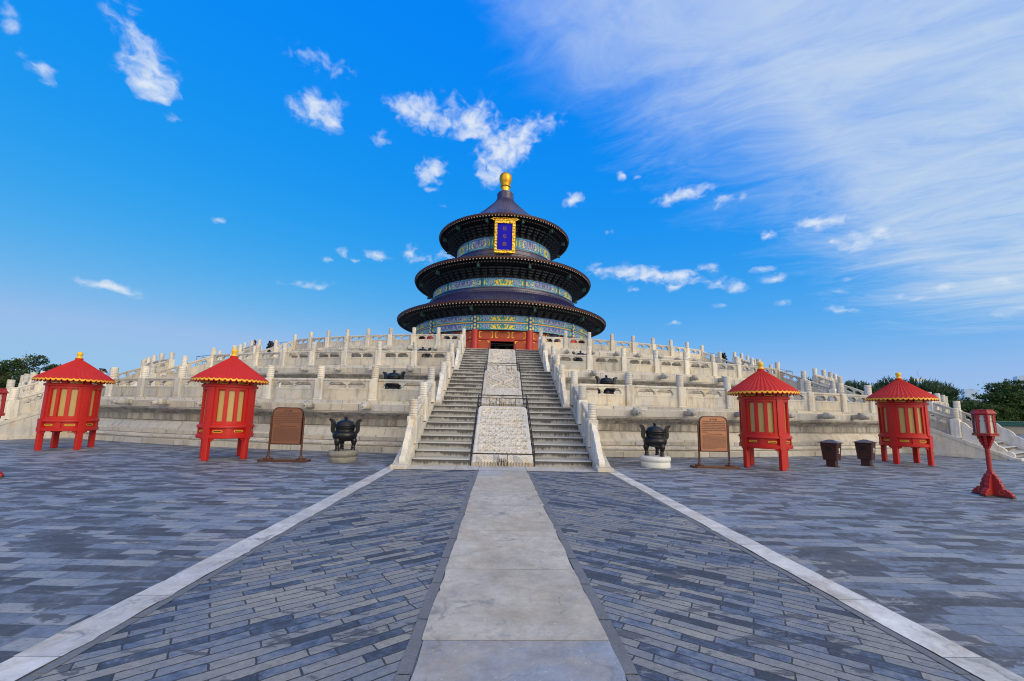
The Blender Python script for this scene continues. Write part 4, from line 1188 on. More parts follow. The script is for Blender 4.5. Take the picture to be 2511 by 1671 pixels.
brackets(7.32, 25.74, 8.55, 26.95, 50, 'top'); beam_ends(9.1, 27.0, 12, .28)
tiled_roof([(1.38, 35.25), (1.75, 34.75), (2.3, 34.12), (3.1, 33.25), (4.1, 32.2), (5.4, 31.0), (6.8, 29.95), (8.2, 29.05), (9.3, 28.4), (10.07, 27.94)][::-1], 120, .07, M_ROOF, 'roof')
# ridge courses where each drum meets the roof below
for (R, z0, z1) in ((10.68, 16.45, 17.44), (7.34, 22.45, 24.03)):
    h = z1-z0
    mb = MB(); mb.lathe(hz([(R+.5, z0), (R+.48, z0+.14*h), (R+.40, z0+.18*h), (R+.40, z0+.34*h), (R+.46, z0+.37*h), (R+.46, z0+.44*h), (R+.36, z0+.48*h), (R+.32, z0+.72*h), (R+.38, z0+.75*h), (R+.36, z0+.86*h), (R+.24, z0+.90*h), (R+.02, z1), (R-.1, z1+.005)]), 140, fn=lambda r, z, a: (r+.012*(1 if int(a*R*1.6) % 2 else -1), z))
    mb.build('ridge_course', M_ROOF, hall)
# collar and finial
mb = MB(); mb.lathe(hz([(1.30, 35.05), (1.48, 35.12), (1.50, 35.28), (1.36, 35.36), (1.34, 35.45), (1.36, 36.05), (1.30, 36.25), (1.34, 36.4), (1.24, 36.62), (.9, 36.72)]), 40, fn=lambda r, z, a: (r+(.02*math.sin(9*a)*math.sin((z+HZ)*8) if 35.4 < z+HZ < 36.1 else 0), z))
mb.build('roof_collar', M_ROOF, hall, merge=True)
fin = MB(); fin.lathe(hz([(.95, 36.68), (.97, 36.78), (.80, 36.86), (.72, 36.92)]), 32); fo = fin.build('finial', M_GOLDB, hall, merge=True)
mb = MB(); mb.lathe(hz([(.70, 36.90), (.66, 37.0), (.66, 37.66), (.70, 37.74)]), 48, fn=lambda r, z, a: (r+.03*noise.noise(Vector((math.sin(a)*5, math.cos(a)*5, z*5))), z)); mb.build('neck_band', M_GOLD, fo, merge=True)
mb = MB(); mb.lathe(hz([(.72, 37.72), (.84, 37.80), (.86, 37.92), (.80, 38.0), (.68, 38.06), (.70, 38.2), (.86, 38.6), (.98, 39.0), (1.02, 39.35), (1.0, 39.65), (.90, 39.95), (.66, 40.14), (.3, 40.22), (.01, 40.23)]), 40); mb.build('gold_ball', M_GOLDB, fo, merge=True)

# ================================================================== NAME PLAQUE
def text_mesh(body, size, mat, name, parent, loc, rot, extrude=.01, align='CENTER', spacing=1.0):
    cu = bpy.data.curves.new('t', 'FONT'); cu.body = body; cu.size = size; cu.extrude = extrude; cu.align_x = align; cu.align_y = 'CENTER'; cu.space_line = spacing
    cu.resolution_u = 2
    o = bpy.data.objects.new('t', cu); COL.objects.link(o)
    dg = bpy.context.evaluated_depsgraph_get(); me = bpy.data.meshes.new_from_object(o.evaluated_get(dg))
    bpy.data.objects.remove(o); bpy.data.curves.remove(cu)
    me.name = name; me.materials.clear(); me.materials.append(mat)
    q = bpy.data.objects.new(name, me); COL.objects.link(q); q.parent = parent; q.location = loc; q.rotation_euler = rot
    return q
pl = thing('name_plaque', 'tall royal blue name board in a carved gilt frame under the top eave', 'sign', (.14, 51.0, 24.9))
tilt = math.atan2(.95, 4.8)
PW, PH = 1.46, 2.32
def tl(x, y, z):    # plaque space: x right, z up, y out towards the viewer; leaning forward at the top
    return Vector((x, -y*math.cos(tilt) - z*math.sin(tilt), z*math.cos(tilt) - y*math.sin(tilt)))
fr = MB(); N1, N2 = 130, 200
def frame_pt(x, z):
    ix, iz = PW-.44, PH-.70
    h = noise.noise(Vector((x*5, z*5, 1)))*.05 + noise.noise(Vector((x*11, z*11, 7)))*.05 + abs(math.sin(z*8))*.04
    return h
# frame as four relief bars with wavy outer edges
for (x0, x1, z0, z1) in ((-PW, -PW+.44, -PH, PH), (PW-.44, PW, -PH, PH), (-PW+.44, PW-.44, PH-.62, PH), (-PW+.44, PW-.44, -PH, -PH+.50)):
    nx, nz = max(6, int((x1-x0)/.045)), max(6, int((z1-z0)/.045)); vs = []
    for j in range(nz+1):
        for i in range(nx+1):
            x = x0+(x1-x0)*i/nx; z = z0+(z1-z0)*j/nz
            e = min(PW-abs(x), PH-abs(z)); inn = max(PW-.44-abs(x), 0)
            wob = .05*math.sin(z*9+.6)+.04*math.sin(x*10)
            edge = 1 if e > .09 else e/.09
            xx = x*(1+wob*.35*(abs(x)/PW)**6) ; zz = z*(1+.012*math.sin(x*11)*(abs(z)/PH)**6)
            dpt = -.10 + .26*edge + frame_pt(x, z)*edge
            vs.append(tl(xx, dpt, zz))
    fr.add(vs, [(j*(nx+1)+i, j*(nx+1)+i+1, (j+1)*(nx+1)+i+1, (j+1)*(nx+1)+i) for j in range(nz) for i in range(nx)], 0, True)
# projecting top corners
for s in (-1, 1):
    for k in range(3):
        c = tl(s*(PW+.06+.12*k), .02, PH-.06+.05*k-.10)
        fr.bbox(c, (.20, .16, .22-.03*k), .04)
for k in range(-6, 7):
    fr.bbox(tl(k*.26, .08, PH+.04+.03*math.cos(k*1.1)), (.26, .2, .16), .05)
fr.bbox(tl(0, .14, PH-.32), (.14, .1, .5), .03); fr.bbox(tl(-.62, .14, PH-.34), (.4, .1, .12), .03); fr.bbox(tl(.62, .14, PH-.34), (.4, .1, .12), .03)
back = [tl(x, -.12, z) for x, z in ((-PW, -PH), (PW, -PH), (PW, PH), (-PW, PH))] + [tl(x, -.02, z) for x, z in ((-PW+.05, -PH+.05), (PW-.05, -PH+.05), (PW-.05, PH-.05), (-PW+.05, PH-.05))]
fr.add(back, [(3, 2, 1, 0), (0, 1, 5, 4), (1, 2, 6, 5), (2, 3, 7, 6), (3, 0, 4, 7)])
fr.build('gilt_frame', M_GOLD, pl)
bp_ = MB(); q = [tl(x, .03, z) for x, z in ((-PW+.40, -PH+.46), (PW-.40, -PH+.46), (PW-.40, PH-.58), (-PW+.40, PH-.58))]; bp_.add(q, [(0, 1, 2, 3)]); bp_.add([p+Vector((0, .05, 0)) for p in q]+q, [(3, 2, 1, 0), (0, 1, 5, 4), (1, 2, 6, 5), (2, 3, 7, 6), (3, 0, 4, 7)]); bp_.build('blue_panel', M_BLUEPANEL, pl)
for ch, z in (('祈', .98), ('年', -.06), ('殿', -1.06)):
    text_mesh(ch, .60, M_DULLGOLD, 'lettering', pl, tl(0, .05, z), (PI/2+tilt, 0, 0), .015)
# ================================================================== RED ROUND CABINETS
def curved_box(mb, r0, r1, a0, a1, z0, z1, n=6, mi=0):
    """block bent round the cabinet's axis (angles in degrees)"""
    vs = []
    for k in range(n+1):
        a = rad(a0+(a1-a0)*k/n); s, c = math.sin(a), -math.cos(a)
        vs += [(r0*s, r0*c, z0), (r1*s, r1*c, z0), (r1*s, r1*c, z1), (r0*s, r0*c, z1)]
    fs = [(k*4+j, k*4+(j+1) % 4, (k+1)*4+(j+1) % 4, (k+1)*4+j) for k in range(n) for j in range(4)]
    fs = [tuple(reversed(f)) for f in fs]
    fs += [(3, 2, 1, 0)[::-1], tuple(n*4+j for j in (0, 1, 2, 3))[::-1]]
    return mb.add(vs, fs, mi)
def make_cabinet(label):
    t = thing('lantern_cabinet', label, 'cabinet', (0, 0, 0), 0, 'red round cabinets on legs')
    leg = MB(); leg.bbox((0, 0, .31), (.15, .125, .62), .012)
    l0 = None
    for k in range(4):
        a = rad(90*k); p = (.64*math.sin(a), -.64*math.cos(a), 0)
        if l0 is None: l0 = leg.build('leg', M_RED, t, p)
        else: inst(l0, t, p, a)
    b = MB()
    # base drum: two rails, boards between
    b.lathe([(.0, .60), (.66, .60), (.70, .615), (.705, .70), (.69, .715), (.655, .72)], 64)
    b.lathe([(.655, .895), (.69, .90), (.705, .915), (.70, .965), (.68, .985), (.64, 1.0)], 64)
    b.lathe([(.635, .70), (.635, .92)], 64)
    for k in range(8):
        am = 45*k
        curved_box(b, .62, .672, am-5, am+5, .70, .91)
    for k in range(4): curved_box(b, .60, .715, 90*k-8.0, 90*k+8.0, .58, 1.0)
    # aprons under the drum beside the legs
    for k in range(4):
        for s in (-1, 1):
            curved_box(b, .63, .665, 90*k+s*8, 90*k+s*16, .555, .605); curved_box(b, .63, .665, 90*k+s*8, 90*k+s*12, .52, .56)
    # walls
    b.lathe([(.56, .99), (.56, 2.10)], 48)
    for k in range(4):
        curved_box(b, .56, .675, 90*k-7.5, 90*k+7.5, .99, 2.12)
        curved_box(b, .56, .655, 90*k+7, 90*k+83, .99, 1.055, 12); curved_box(b, .56, .655, 90*k+7, 90*k+83, 1.985, 2.12, 12)
        for am in (11.5, 33.7, 56.3, 78.5): curved_box(b, .56, .648, 90*k+am-(4.5 if am in (11.5, 78.5) else 3.6), 90*k+am+(4.5 if am in (11.5, 78.5) else 3.6), 1.05, 1.99, 2)
        for am in (22.5, 45, 67.5):
            curved_box(b, .56, .628, 90*k+am-8.0, 90*k+am+8.0, 1.055, 1.085, 3); curved_box(b, .56, .628, 90*k+am-8, 90*k+am+8, 1.955, 1.985, 3)
            for s in (-1, 1): curved_box(b, .56, .628, 90*k+am+s*7.6-.9, 90*k+am+s*7.6+.9, 1.08, 1.96, 1)
    b.lathe([(.66, 2.05), (.70, 2.06), (.705, 2.115), (.685, 2.13), (.60, 2.13)], 64)
    # vent gallery under the roof: posts only, light passes through
    for k in range(8):
        curved_box(b, .60, .655, 45*k-6, 45*k+6, 2.12, 2.26)
        curved_box(b, .61, .645, 45*k+5, 45*k+40, 2.12, 2.155, 6); curved_box(b, .61, .645, 45*k+5, 45*k+40, 2.215, 2.26, 6)
    body = b.build('body', M_RED, t, recalc=True)
    # panes
    pn = MB(); curved_box(pn, .565, .592, -6.9, 6.9, 1.083, 1.957, 4)
    p0 = None
    for k in range(4):
        for am in (22.5, 45, 67.5):
            if p0 is None: p0 = pn.build('pane', M_OCHRE, t, (0, 0, 0), recalc=True); p0.rotation_euler = (0, 0, rad(90*k+am))
            else: inst(p0, t, (0, 0, 0), rad(90*k+am))
    # gilt-edged slots
    def slot(rr, z, w, h, op):
        g = MB(); n = 12
        def pt(u, v, d): a = u/rr; return (( rr+d)*math.sin(a), -(rr+d)*math.cos(a), z+v)
        hexo = [(-w, 0), (-w*.86, h), (-w*.4, h), (0, h), (w*.4, h), (w*.86, h), (w, 0), (w*.86, -h), (w*.4, -h), (0, -h), (-w*.4, -h), (-w*.86, -h)]
        hexi = [(u*.90, v*.52) for u, v in hexo]
        vs = [pt(u, v, .012) for u, v in hexo] + [pt(u, v, .012) for u, v in hexi] + [pt(u, v, -.012) for u, v in hexo] + [pt(u, v, -.02) for u, v in hexi]
        fs = [(i, (i+1) % n, n+(i+1) % n, n+i) for i in range(n)] + [(i, 2*n+i, 2*n+(i+1) % n, (i+1) % n) for i in range(n)] + [(n+i, n+(i+1) % n, 3*n+(i+1) % n, 3*n+i) for i in range(n)]
        g.add(vs, [tuple(reversed(f)) for f in fs], 0)
        if not op: g.add([pt(u, v, .002) for u, v in hexi], [tuple(range(n-1, -1, -1))], 1)
        return g
    s0 = s1 = None
    for k in range(8):
        a = rad(45*k+22.5)
        if s0 is None:
            s0 = slot(.642, .805, .118, .026, False).build('vent_slot', [M_GOLDP, M_BLACK], t, recalc=True); s0.rotation_euler = (0, 0, a)
            s1 = slot(.645, 2.187, .15, .024, True).build('vent_slot', [M_GOLDP, M_BLACK], t, recalc=True); s1.rotation_euler = (0, 0, a)
        else: inst(s0, t, (0, 0, 0), a); inst(s1, t, (0, 0, 0), a)
    # ribbed roof
    r = MB(); NR = 46
    pr = [(.955, 2.262), (.95, 2.285), (.80, 2.415), (.55, 2.60), (.32, 2.78), (.13, 2.93), (.10, 2.955)]
    r.lathe(pr, NR*6, fn=lambda rr, z, a: (rr, z + (.021*max(0, math.cos(NR*a))**1.5*min(1, rr/.35) if z > 2.27 else -.012*max(0, -math.cos(NR*a)))))
    r.lathe([(.10, 2.95), (.10, 3.01), (.085, 3.02), (.02, 3.022)], 24)
    r.lathe([(.60, 2.25), (.955, 2.255)], 48)
    rf = r.build('roof', M_REDROOF, t)
    e = MB(); n = NR*8; vs = []
    for k in range(n):
        a = 2*PI*k/n; d = abs(math.sin(NR*a/2)); zc = 2.272+.024*max(0, math.cos(NR*a))**1.5
        zb = zc-.020-.028*(1-d)*0-.030*abs(math.sin(NR*a/2))**.6
        for q in (zc+.004, zb): vs.append((.962*math.sin(a), -.962*math.cos(a), q))
    e.add(vs, [((2*k), (2*k+1), (2*((k+1) % n)+1), (2*((k+1) % n))) for k in range(n)], 0)
    vs = [];
    for k in range(n):
        a = 2*PI*k/n; zb = 2.252+.024*max(0, math.cos(NR*a))**1.5-.030*abs(math.sin(NR*a/2))**.6
        for q in (zb+.001, zb-.022): vs.append((.961*math.sin(a), -.961*math.cos(a), q))
    e.add(vs, [((2*k), (2*k+1), (2*((k+1) % n)+1), (2*((k+1) % n))) for k in range(n)], 1)
    e.build('scalloped_edge', [M_GOLDP, M_REDROOF], rf)
    f = MB(); f.lathe([(.085, 3.02), (.09, 3.04), (.07, 3.055), (.05, 3.07), (.062, 3.10), (.078, 3.16), (.08, 3.19), (.07, 3.22), (.045, 3.235), (.01, 3.237)], 20); f.build('finial', M_GOLDP, rf, merge=True)
    return t
CAB = make_cabinet('red round cabinet between the brown board and the copper coloured bins right of the stairs')
CAB.location = (8.05, 12.13, 0); CAB.rotation_euler = (0, 0, rad(5)); CAB['label'] = 'red round cabinet beside the lighter toned board, right of the stairs'
dup(CAB, (-8.18, 12.19, 0), rad(-7), 'red round cabinet beside the darker toned board, left of the stairs')
dup(CAB, (-14.46, 13.92, 0), rad(-20), 'red round cabinet nearest the left edge, person behind its roof')
dup(CAB, (14.42, 13.97, 0), rad(20), 'red round cabinet standing past the two dark bins')

# ================================================================== NOTICE BOARDS
def make_board(label, loc, mat, rz=0.0):
    t = thing('notice_board', label, 'sign', loc, rz, 'notice boards beside the stairs')
    W, Z0, Z1, cr = .425, .475, 1.52, .17
    poly = [(-W, Z0), (W, Z0), (W, Z1-cr)] + [(W-cr+cr*math.cos(rad(a)), Z1-cr+cr*math.sin(rad(a))) for a in range(10, 91, 10)] + [(-W+cr-cr*math.cos(rad(a)), Z1-cr+cr*math.sin(rad(a))) for a in range(90, -1, -10)]
    m = MB(); m.prism(poly, .045, lambda a, b, q: (a, q, b)); pan = m.build('panel', mat, t)
    m = MB(); n = len(poly)
    inn = [(a*.955, (b-1.0)*.962+1.0) for a, b in poly]
    vs = [(a, -.038, b) for a, b in poly] + [(a, -.038, b) for a, b in inn] + [(a, .03, b) for a, b in poly] + [(a, -.02, b) for a, b in inn]
    m.add(vs, [(i, (i+1) % n, n+(i+1) % n, n+i) for i in range(n)] + [(i, 2*n+i, 2*n+(i+1) % n, (i+1) % n) for i in range(n)] + [(n+i, n+(i+1) % n, 3*n+(i+1) % n, 3*n+i) for i in range(n)])
    m.build('rim', M_COPPERD, pan, recalc=True)
    for s in (-1, 1):
        m = MB(); m.tube([(s*.455, 0, .10), (s*.455, 0, 1.24)], .026, 12); m.tube([(s*.455, 0, 1.235), (s*.455, 0, 1.262)], .033, 12)
        m.lathe([(.13, .055), (.13, .085), (.06, .10), (.05, .125), (.028, .16)], 20, (s*.455, 0, 0)); m.build('post', M_COPPERD, t)
    m = MB(); m.bbox((0, 0, .485), (.90, .05, .04), .01); m.build('rail', M_COPPERD, t)
    m = MB(); m.prism([(-.70, -.10), (-.62, -.19), (.62, -.19), (.70, -.10), (.70, .10), (.62, .19), (-.62, .19), (-.70, .10)], .06, lambda a, b, q: (a, b, .03+q)); m.build('base', M_COPPERD, t)
    R90 = (PI/2, 0, 0)
    text_mesh('祈 年 殿', .062, M_TEXT, 'lettering', pan, (0, -.026, 1.415), R90, .002)
    text_mesh('The Hall of Prayer for Good Harvests', .033, M_TEXT, 'lettering', pan, (0, -.026, .985), R90, .002)
    tx = MB(); r = random.Random(4)
    for k in range(7):
        z = 1.355-.052*k; x = -.36+(.04 if k == 0 else 0)
        end = .36 if k < 6 else -.18
        while x < end:
            w = r.uniform(.018, .03)
            tx.box((x+w/2, -.0245, z), (w, .004, .026)); x += w+r.uniform(.008, .016)
    for k in range(15):
        z = .935-.0265*k; x = -.36; end = .36 if k < 14 else .05
        while x < end:
            w = r.uniform(.012, .05); w = min(w, end-x+.005)
            tx.box((x+w/2, -.0245, z), (w, .004, .0105)); x += w+.009
    tx.build('lettering', M_TEXT, pan)
    return t
make_board('round topped brown notice board in shaded tone with columns of text, left of the stairs', (-6.19, 11.75, 0), simple('copper_board_shaded', (.21, .088, .052), .42, .3, .12, 4))  # same kind of board, with shade put into its colour
make_board('copper brown notice board in sunlit tone between incense burner and red cabinet', (6.32, 11.9, 0), M_COPPER)

# ================================================================== INCENSE BURNERS
def make_burner(label):
    t = thing('incense_burner', label, 'incense burner', (0, 0, 0), 0, 'black bronze incense burners')
    b = MB(); b.lathe([(.01, .255), (.14, .26), (.24, .285), (.31, .335), (.338, .40), (.340, .455), (.325, .50), (.285, .535), (.262, .545), (.255, .56), (.265, .60), (.262, .63), (.268, .645), (.295, .655), (.30, .675), (.285, .69), (.24, .695)], 40)
    b.build('bowl', M_BRONZE, t, merge=True)
    l = MB(); l.lathe([(.255, .695), (.275, .70), (.28, .725), (.262, .745), (.25, .76), (.235, .80), (.20, .835), (.13, .865), (.07, .875), (.05, .89)], 36)
    l.lathe([(.035, .885), (.03, .905), (.05, .92), (.058, .945), (.045, .968), (.01, .978)], 16); l.build('lid', M_BRONZE, t, merge=True)
    for k in range(7):
        pass
    for a in (-25, 95, 215):
        g = MB(); s, c = math.sin(rad(a)), -math.cos(rad(a))
        pts = [(.20, .36, .07), (.255, .31, .088), (.27, .25, .084), (.262, .17, .058), (.252, .115, .048), (.250, .105, .058), (.250, .085, .060), (.250, .075, .050), (.252, .05, .053), (.254, .04, .066), (.255, .0, .068)]
        g.tube([(r_*s, r_*c, z) for r_, z, _ in pts], [q for _, _, q in pts], 14); g.build('leg', M_BRONZE, t)
    for s in (-1, 1):
        g = MB(); path = [(.255, .50), (.315, .505), (.352, .55), (.360, .63), (.350, .71), (.352, .78), (.385, .85), (.455, .895)]
        th = [.035, .042, .045, .045, .045, .047, .046, .030]
        vs = []
        for i, (x, z) in enumerate(path):
            p0 = path[max(0, i-1)]; p1 = path[min(len(path)-1, i+1)]; d = Vector((p1[0]-p0[0], p1[1]-p0[1])).normalized(); nn = Vector((-d.y, d.x))
            for sx, yy in ((1, -.06), (1, .06), (-1, .06), (-1, -.06)): vs.append((s*(x+nn.x*th[i]*sx), yy, z+nn.y*th[i]*sx))
        m = len(path); g.add(vs, [(i*4+j, i*4+(j+1) % 4, (i+1)*4+(j+1) % 4, (i+1)*4+j) for i in range(m-1) for j in range(4)] + [(3, 2, 1, 0), tuple((m-1)*4+j for j in range(4))])
        g.build('handle', M_BRONZE, t, recalc=True)
    return t
def make_pedestal(label, rough):
    t_mb = MB(); n = 40
    if rough:
        pr = [(.36, 0), (.37, .04), (.385, .10), (.375, .135), (.355, .15), (.395, .165), (.42, .22), (.415, .28), (.395, .31), (.33, .318), (0.02, .32)]
        f = lambda r, z, a: (r*(1+.055*noise.noise(Vector((math.sin(a)*2.4, math.cos(a)*2.4, z*7)))+.03*noise.noise(Vector((math.sin(a)*8, math.cos(a)*8, z*16)))) if r > .1 else r, z+(.012*noise.noise(Vector((math.sin(a)*3, math.cos(a)*3, 5))) if z > .02 else 0))
    else:
        pr = [(.41, 0), (.415, .03), (.415, .13), (.40, .145), (.40, .165), (.425, .18), (.435, .22), (.43, .27), (.41, .30), (.36, .315), (.02, .318)]
        f = None
    t_mb.lathe(pr, n, fn=f)
    o = t_mb.build('stone_pedestal', M_ROUGHST if rough else M_PALEST, merge=True)
    return tag(o, label, 'pedestal', 'round stone pedestals under the burners')
BUR = make_burner('black bronze incense burner on a rough old stone, left of the stairs')
BUR.location = (-4.62, 11.96, .315)
pd_r = make_pedestal('rough chipped grey stone block under the burner left of the stairs', True); pd_r.location = (-4.62, 11.96, 0)
pd_s = make_pedestal('smooth pale round stone under the burner right of the stairs', False); pd_s.location = (4.56, 11.95, 0)
dup(BUR, (4.56, 11.95, .315), 0, 'black bronze incense burner on a smooth pale stone, right of the stairs').scale = (-1, 1, 1)
for (x, y, z, sc, lab) in ((-4.62, 17.0, 1.75, 1.12, 'lowest tier, left of the central stairs'), (4.48, 17.0, 1.75, 1.12, 'lowest tier, right of the central stairs'),
                           (-4.55, 22.6, 3.66, 1.12, 'middle tier, left of the central stairs'), (4.52, 22.6, 3.66, 1.12, 'middle tier, right of the central stairs'),
                           (-3.66, 28.2, 5.74, 1.15, 'top tier, left of the door'), (3.70, 28.2, 5.74, 1.15, 'top tier, right of the door'),
                           (-20.1, 35.0, 5.74, 1.15, 'top tier above the left side stairs'), (20.05, 35.0, 5.74, 1.15, 'top tier above the right side stairs')):
    p = pd_s.copy(); COL.objects.link(p); p.location = (x, y, z); p.scale = (sc, sc, sc*.95); p['label'] = 'stone pedestal under the burner on the ' + lab
    dup(BUR, (x, y, z+.30*sc), rad(x*4), 'black bronze incense burner on the ' + lab, sc)

# ================================================================== LITTER BINS
def make_bin(label):
    t = thing('litter_bin', label, 'bin', (0, 0, 0), 0, 'dark brown litter bins')
    b = MB(); b.lathe([(.0, 0), (.20, .0), (.205, .018), (.0, .022)], 28); ob = b.build('base_plate', M_BIN, t)
    b = MB(); b.bbox((0, 0, .115), (.25, .22, .21), .012); b.build('neck', M_BIN, t)
    b = MB(); w0, d0, w1, d1 = .19, .165, .228, .20; z0, z1 = .205, .745
    def ring(w, d, z): c = .02; return [(-w+c, -d, z), (w-c, -d, z), (w, -d+c, z), (w, d-c, z), (w-c, d, z), (-w+c, d, z), (-w, d-c, z), (-w, -d+c, z)]
    rs = [ring(w0-.01, d0-.01, z0), ring(w0, d0, z0+.01), ring(w0*1.0, d0*1.0, z0+.03), ring(w1, d1, z1-.02), ring(w1, d1, z1)]
    vs = [p for r_ in rs for p in r_]
    b.add(vs, [(i*8+j, i*8+(j+1) % 8, i*8+8+(j+1) % 8, i*8+8+j) for i in range(4) for j in range(8)] + [tuple(range(7, -1, -1))])
    bd = b.build('body', M_BIN, t)
    lean = (d1-d0)/(z1-z0)
    o = MB(); o.prism([(-.075, .52), (.075, .52), (.075, .60), (.05, .635), (-.05, .635), (-.075, .60)], .02, lambda a, b_, q: (a, -d0-lean*(b_-z0)-.004+q, b_)); o.build('opening', M_BLACK, bd)
    wl = (w1-w0)/(z1-z0)
    s = MB(); X = lambda z: w0+wl*(z-z0)+.004
    n = 14
    for (r0, r1, zc) in ((.048, .026, .545), (.016, .0, .545)):
        ro = [(X(zc), r0*math.cos(2*PI*k/n), zc+r0*math.sin(2*PI*k/n)) for k in range(n)]; ri = [(X(zc), r1*math.cos(2*PI*k/n), zc+r1*math.sin(2*PI*k/n)) for k in range(n)]
        s.add(ro+ri, [(k, (k+1) % n, n+(k+1) % n, n+k) for k in range(n)])
    for (y0, y1, za, zb) in ((-.03, .03, .475, .492), (-.03, .03, .452, .466), (-.05, .05, .425, .440)):
        s.add([(X(za), y0, za), (X(za), y1, za), (X(zb), y1, zb), (X(zb), y0, zb)], [(0, 1, 2, 3)])
    s.build('recycling_mark', M_WHITE, bd)
    l = MB(); W, D = .275, .245
    l.add([(-W, -D, .742), (W, -D, .742), (W, D, .742), (-W, D, .742), (-W, -D, .757), (W, -D, .757), (W, D, .757), (-W, D, .757), (-.05, 0, .85), (.05, 0, .85)],
          [(3, 2, 1, 0), (0, 1, 5, 4), (1, 2, 6, 5), (2, 3, 7, 6), (3, 0, 4, 7), (4, 5, 9, 8), (5, 6, 9), (6, 7, 8, 9), (7, 4, 8)])
    l.build('lid', M_BINLID, t)
    return t
BIN = make_bin('dark brown litter bin with a pitched lid, nearer the lighter toned board')
BIN.location = (10.58, 12.68, 0); BIN.rotation_euler = (0, 0, rad(-58))
dup(BIN, (12.1, 13.08, 0), rad(-58), 'dark brown litter bin with a pitched lid, next to the outermost red cabinet')

# ================================================================== LANTERN POSTS
def make_lamp(label):
    t = thing('lantern_post', label, 'lamp', (0, 0, 0), 0, 'red wooden lantern posts')
    b = MB()
    half = [(0, .0), (.29, .0), (.305, .03), (.29, .055), (.27, .06), (.275, .085), (.25, .10), (.232, .10), (.23, .125), (.205, .14), (.185, .135), (.16, .155), (.165, .19), (.155, .235), (.13, .255), (.135, .29), (.12, .33), (.095, .345), (.095, .385), (.07, .42), (.05, .43), (.04, .48), (.0, .50)]
    for rz in (0, PI/2):
        Rm = Matrix.Rotation(rz, 3, 'Z')
        poly = half + [(-a, z) for a, z in reversed(half[1:-1])]
        b.prism([(a, z+.025) for a, z in poly], .075, lambda a, z, q: Rm @ Vector((a, q, z)))
    base = b.build('base', M_REDLAMP, t)
    g = MB()
    for rz in (0, PI/2, PI, -PI/2):
        Rm = Matrix.Rotation(rz, 3, 'Z')
        for s in (-1, 1):
            n = 16; ro = [Rm @ Vector((.155+.05*math.cos(2*PI*k/n), s*.0395, .10+.05*math.sin(2*PI*k/n))) for k in range(n)]; ri = [Rm @ Vector((.155+.037*math.cos(2*PI*k/n), s*.0395, .10+.037*math.sin(2*PI*k/n))) for k in range(n)]
            g.add(ro+ri, [(k, (k+1) % n, n+(k+1) % n, n+k) for k in range(n)])
    g.build('ring_mark', simple('orange_line_paint', (.40, .10, .03), .5, 0, .2, 8), base)
    f = MB()
    for rz in (0, PI/2): f.box((0, 0, .014), (.62, .10, .028), rz)
    f.build('foot', simple('old_dark_wood', (.05, .035, .03), .8, 0, .3, 10), t)
    p = MB(); p.tube([(0, 0, .3), (0, 0, 1.05)], .038, 12); p.build('pole', M_REDLAMP, t)
    c = MB(); half = [(0, .97), (.035, .97), (.05, .99), (.055, 1.02), (.075, 1.04), (.08, 1.08), (.10, 1.10), (.105, 1.15), (.125, 1.18), (.125, 1.235), (0, 1.235)]
    for rz in (rad(20), rad(80), rad(140)):
        Rm = Matrix.Rotation(rz, 3, 'Z'); poly = half + [(-a, z) for a, z in reversed(half[1:-1])]
        c.prism(poly, .04, lambda a, z, q: Rm @ Vector((a, q, z)))
    c.build('bracket', M_REDLAMP, t)
    def hexring(mb, prof, n=6):
        vs = [(r*math.sin(2*PI*k/n+.3), -r*math.cos(2*PI*k/n+.3), z) for r, z in prof for k in range(n)]
        mb.add(vs, [(i*n+k, i*n+(k+1) % n, (i+1)*n+(k+1) % n, (i+1)*n+k) for i in range(len(prof)-1) for k in range(n)])
    tr = MB(); hexring(tr, [(.02, 1.232), (.225, 1.232), (.232, 1.24), (.232, 1.262), (.222, 1.268), (.228, 1.275), (.228, 1.29), (.02, 1.295)]); tr.build('tray', M_REDLAMP, t)
    d = MB()
    for k in range(48):
        a = 2*PI*k/48+.3; kk = (a-.3) % (PI/3)-PI/6; rr = .232*math.cos(PI/6)/math.cos(kk)+.002
        d.box((rr*math.sin(a), -rr*math.cos(a), 1.281), (.016, .006, .010), a)
    d.build('bead_trim', simple('dull_orange_paint', (.42, .14, .03), .5, 0, .2, 8), t)
    h = MB()
    for k in range(6):
        a = 2*PI*k/6+.3; a2 = a+PI/3
        h.bbox((.185*math.sin(a), -.185*math.cos(a), 1.49), (.03, .03, .40), .006, a)
        mid = a+PI/6; ap = .185*math.cos(PI/6)
        Rm = Matrix.Rotation(mid, 3, 'Z'); o = Vector((ap*math.sin(mid), -ap*math.cos(mid), 0))
        for s in (-1, 1):
            poly = [(.095, 1.29), (.055, 1.29), (.052, 1.36), (.048, 1.44), (.05, 1.52), (.034, 1.535), (.034, 1.555), (.046, 1.57), (.044, 1.60), (.034, 1.615), (.036, 1.65), (.05, 1.665), (.095, 1.67)]
            h.prism([(s*x, z) for x, z in poly], .014, lambda x, z, q: Rm @ Vector((x, q-.004, z)) + o)
    hexring(h, [(.19, 1.665), (.215, 1.69), (.225, 1.70)])
    hexring(h, [(.23, 1.69), (.232, 1.705), (.185, 1.765), (.19, 1.77), (.19, 1.785), (.02, 1.79)])
    h.build('lantern_frame', M_REDLAMP, t, recalc=True)
    p0 = None; q = MB(); q.box((0, 0, 1.48), (.17, .004, .38))
    for k in range(6):
        mid = 2*PI*k/6+.3+PI/6; ap = .185*math.cos(PI/6)-.012; loc = (ap*math.sin(mid), -ap*math.cos(mid), 0)
        if p0 is None: p0 = q.build('pane', M_GLASSP, t, loc); p0.rotation_euler = (0, 0, mid)
        else: inst(p0, t, loc, mid)
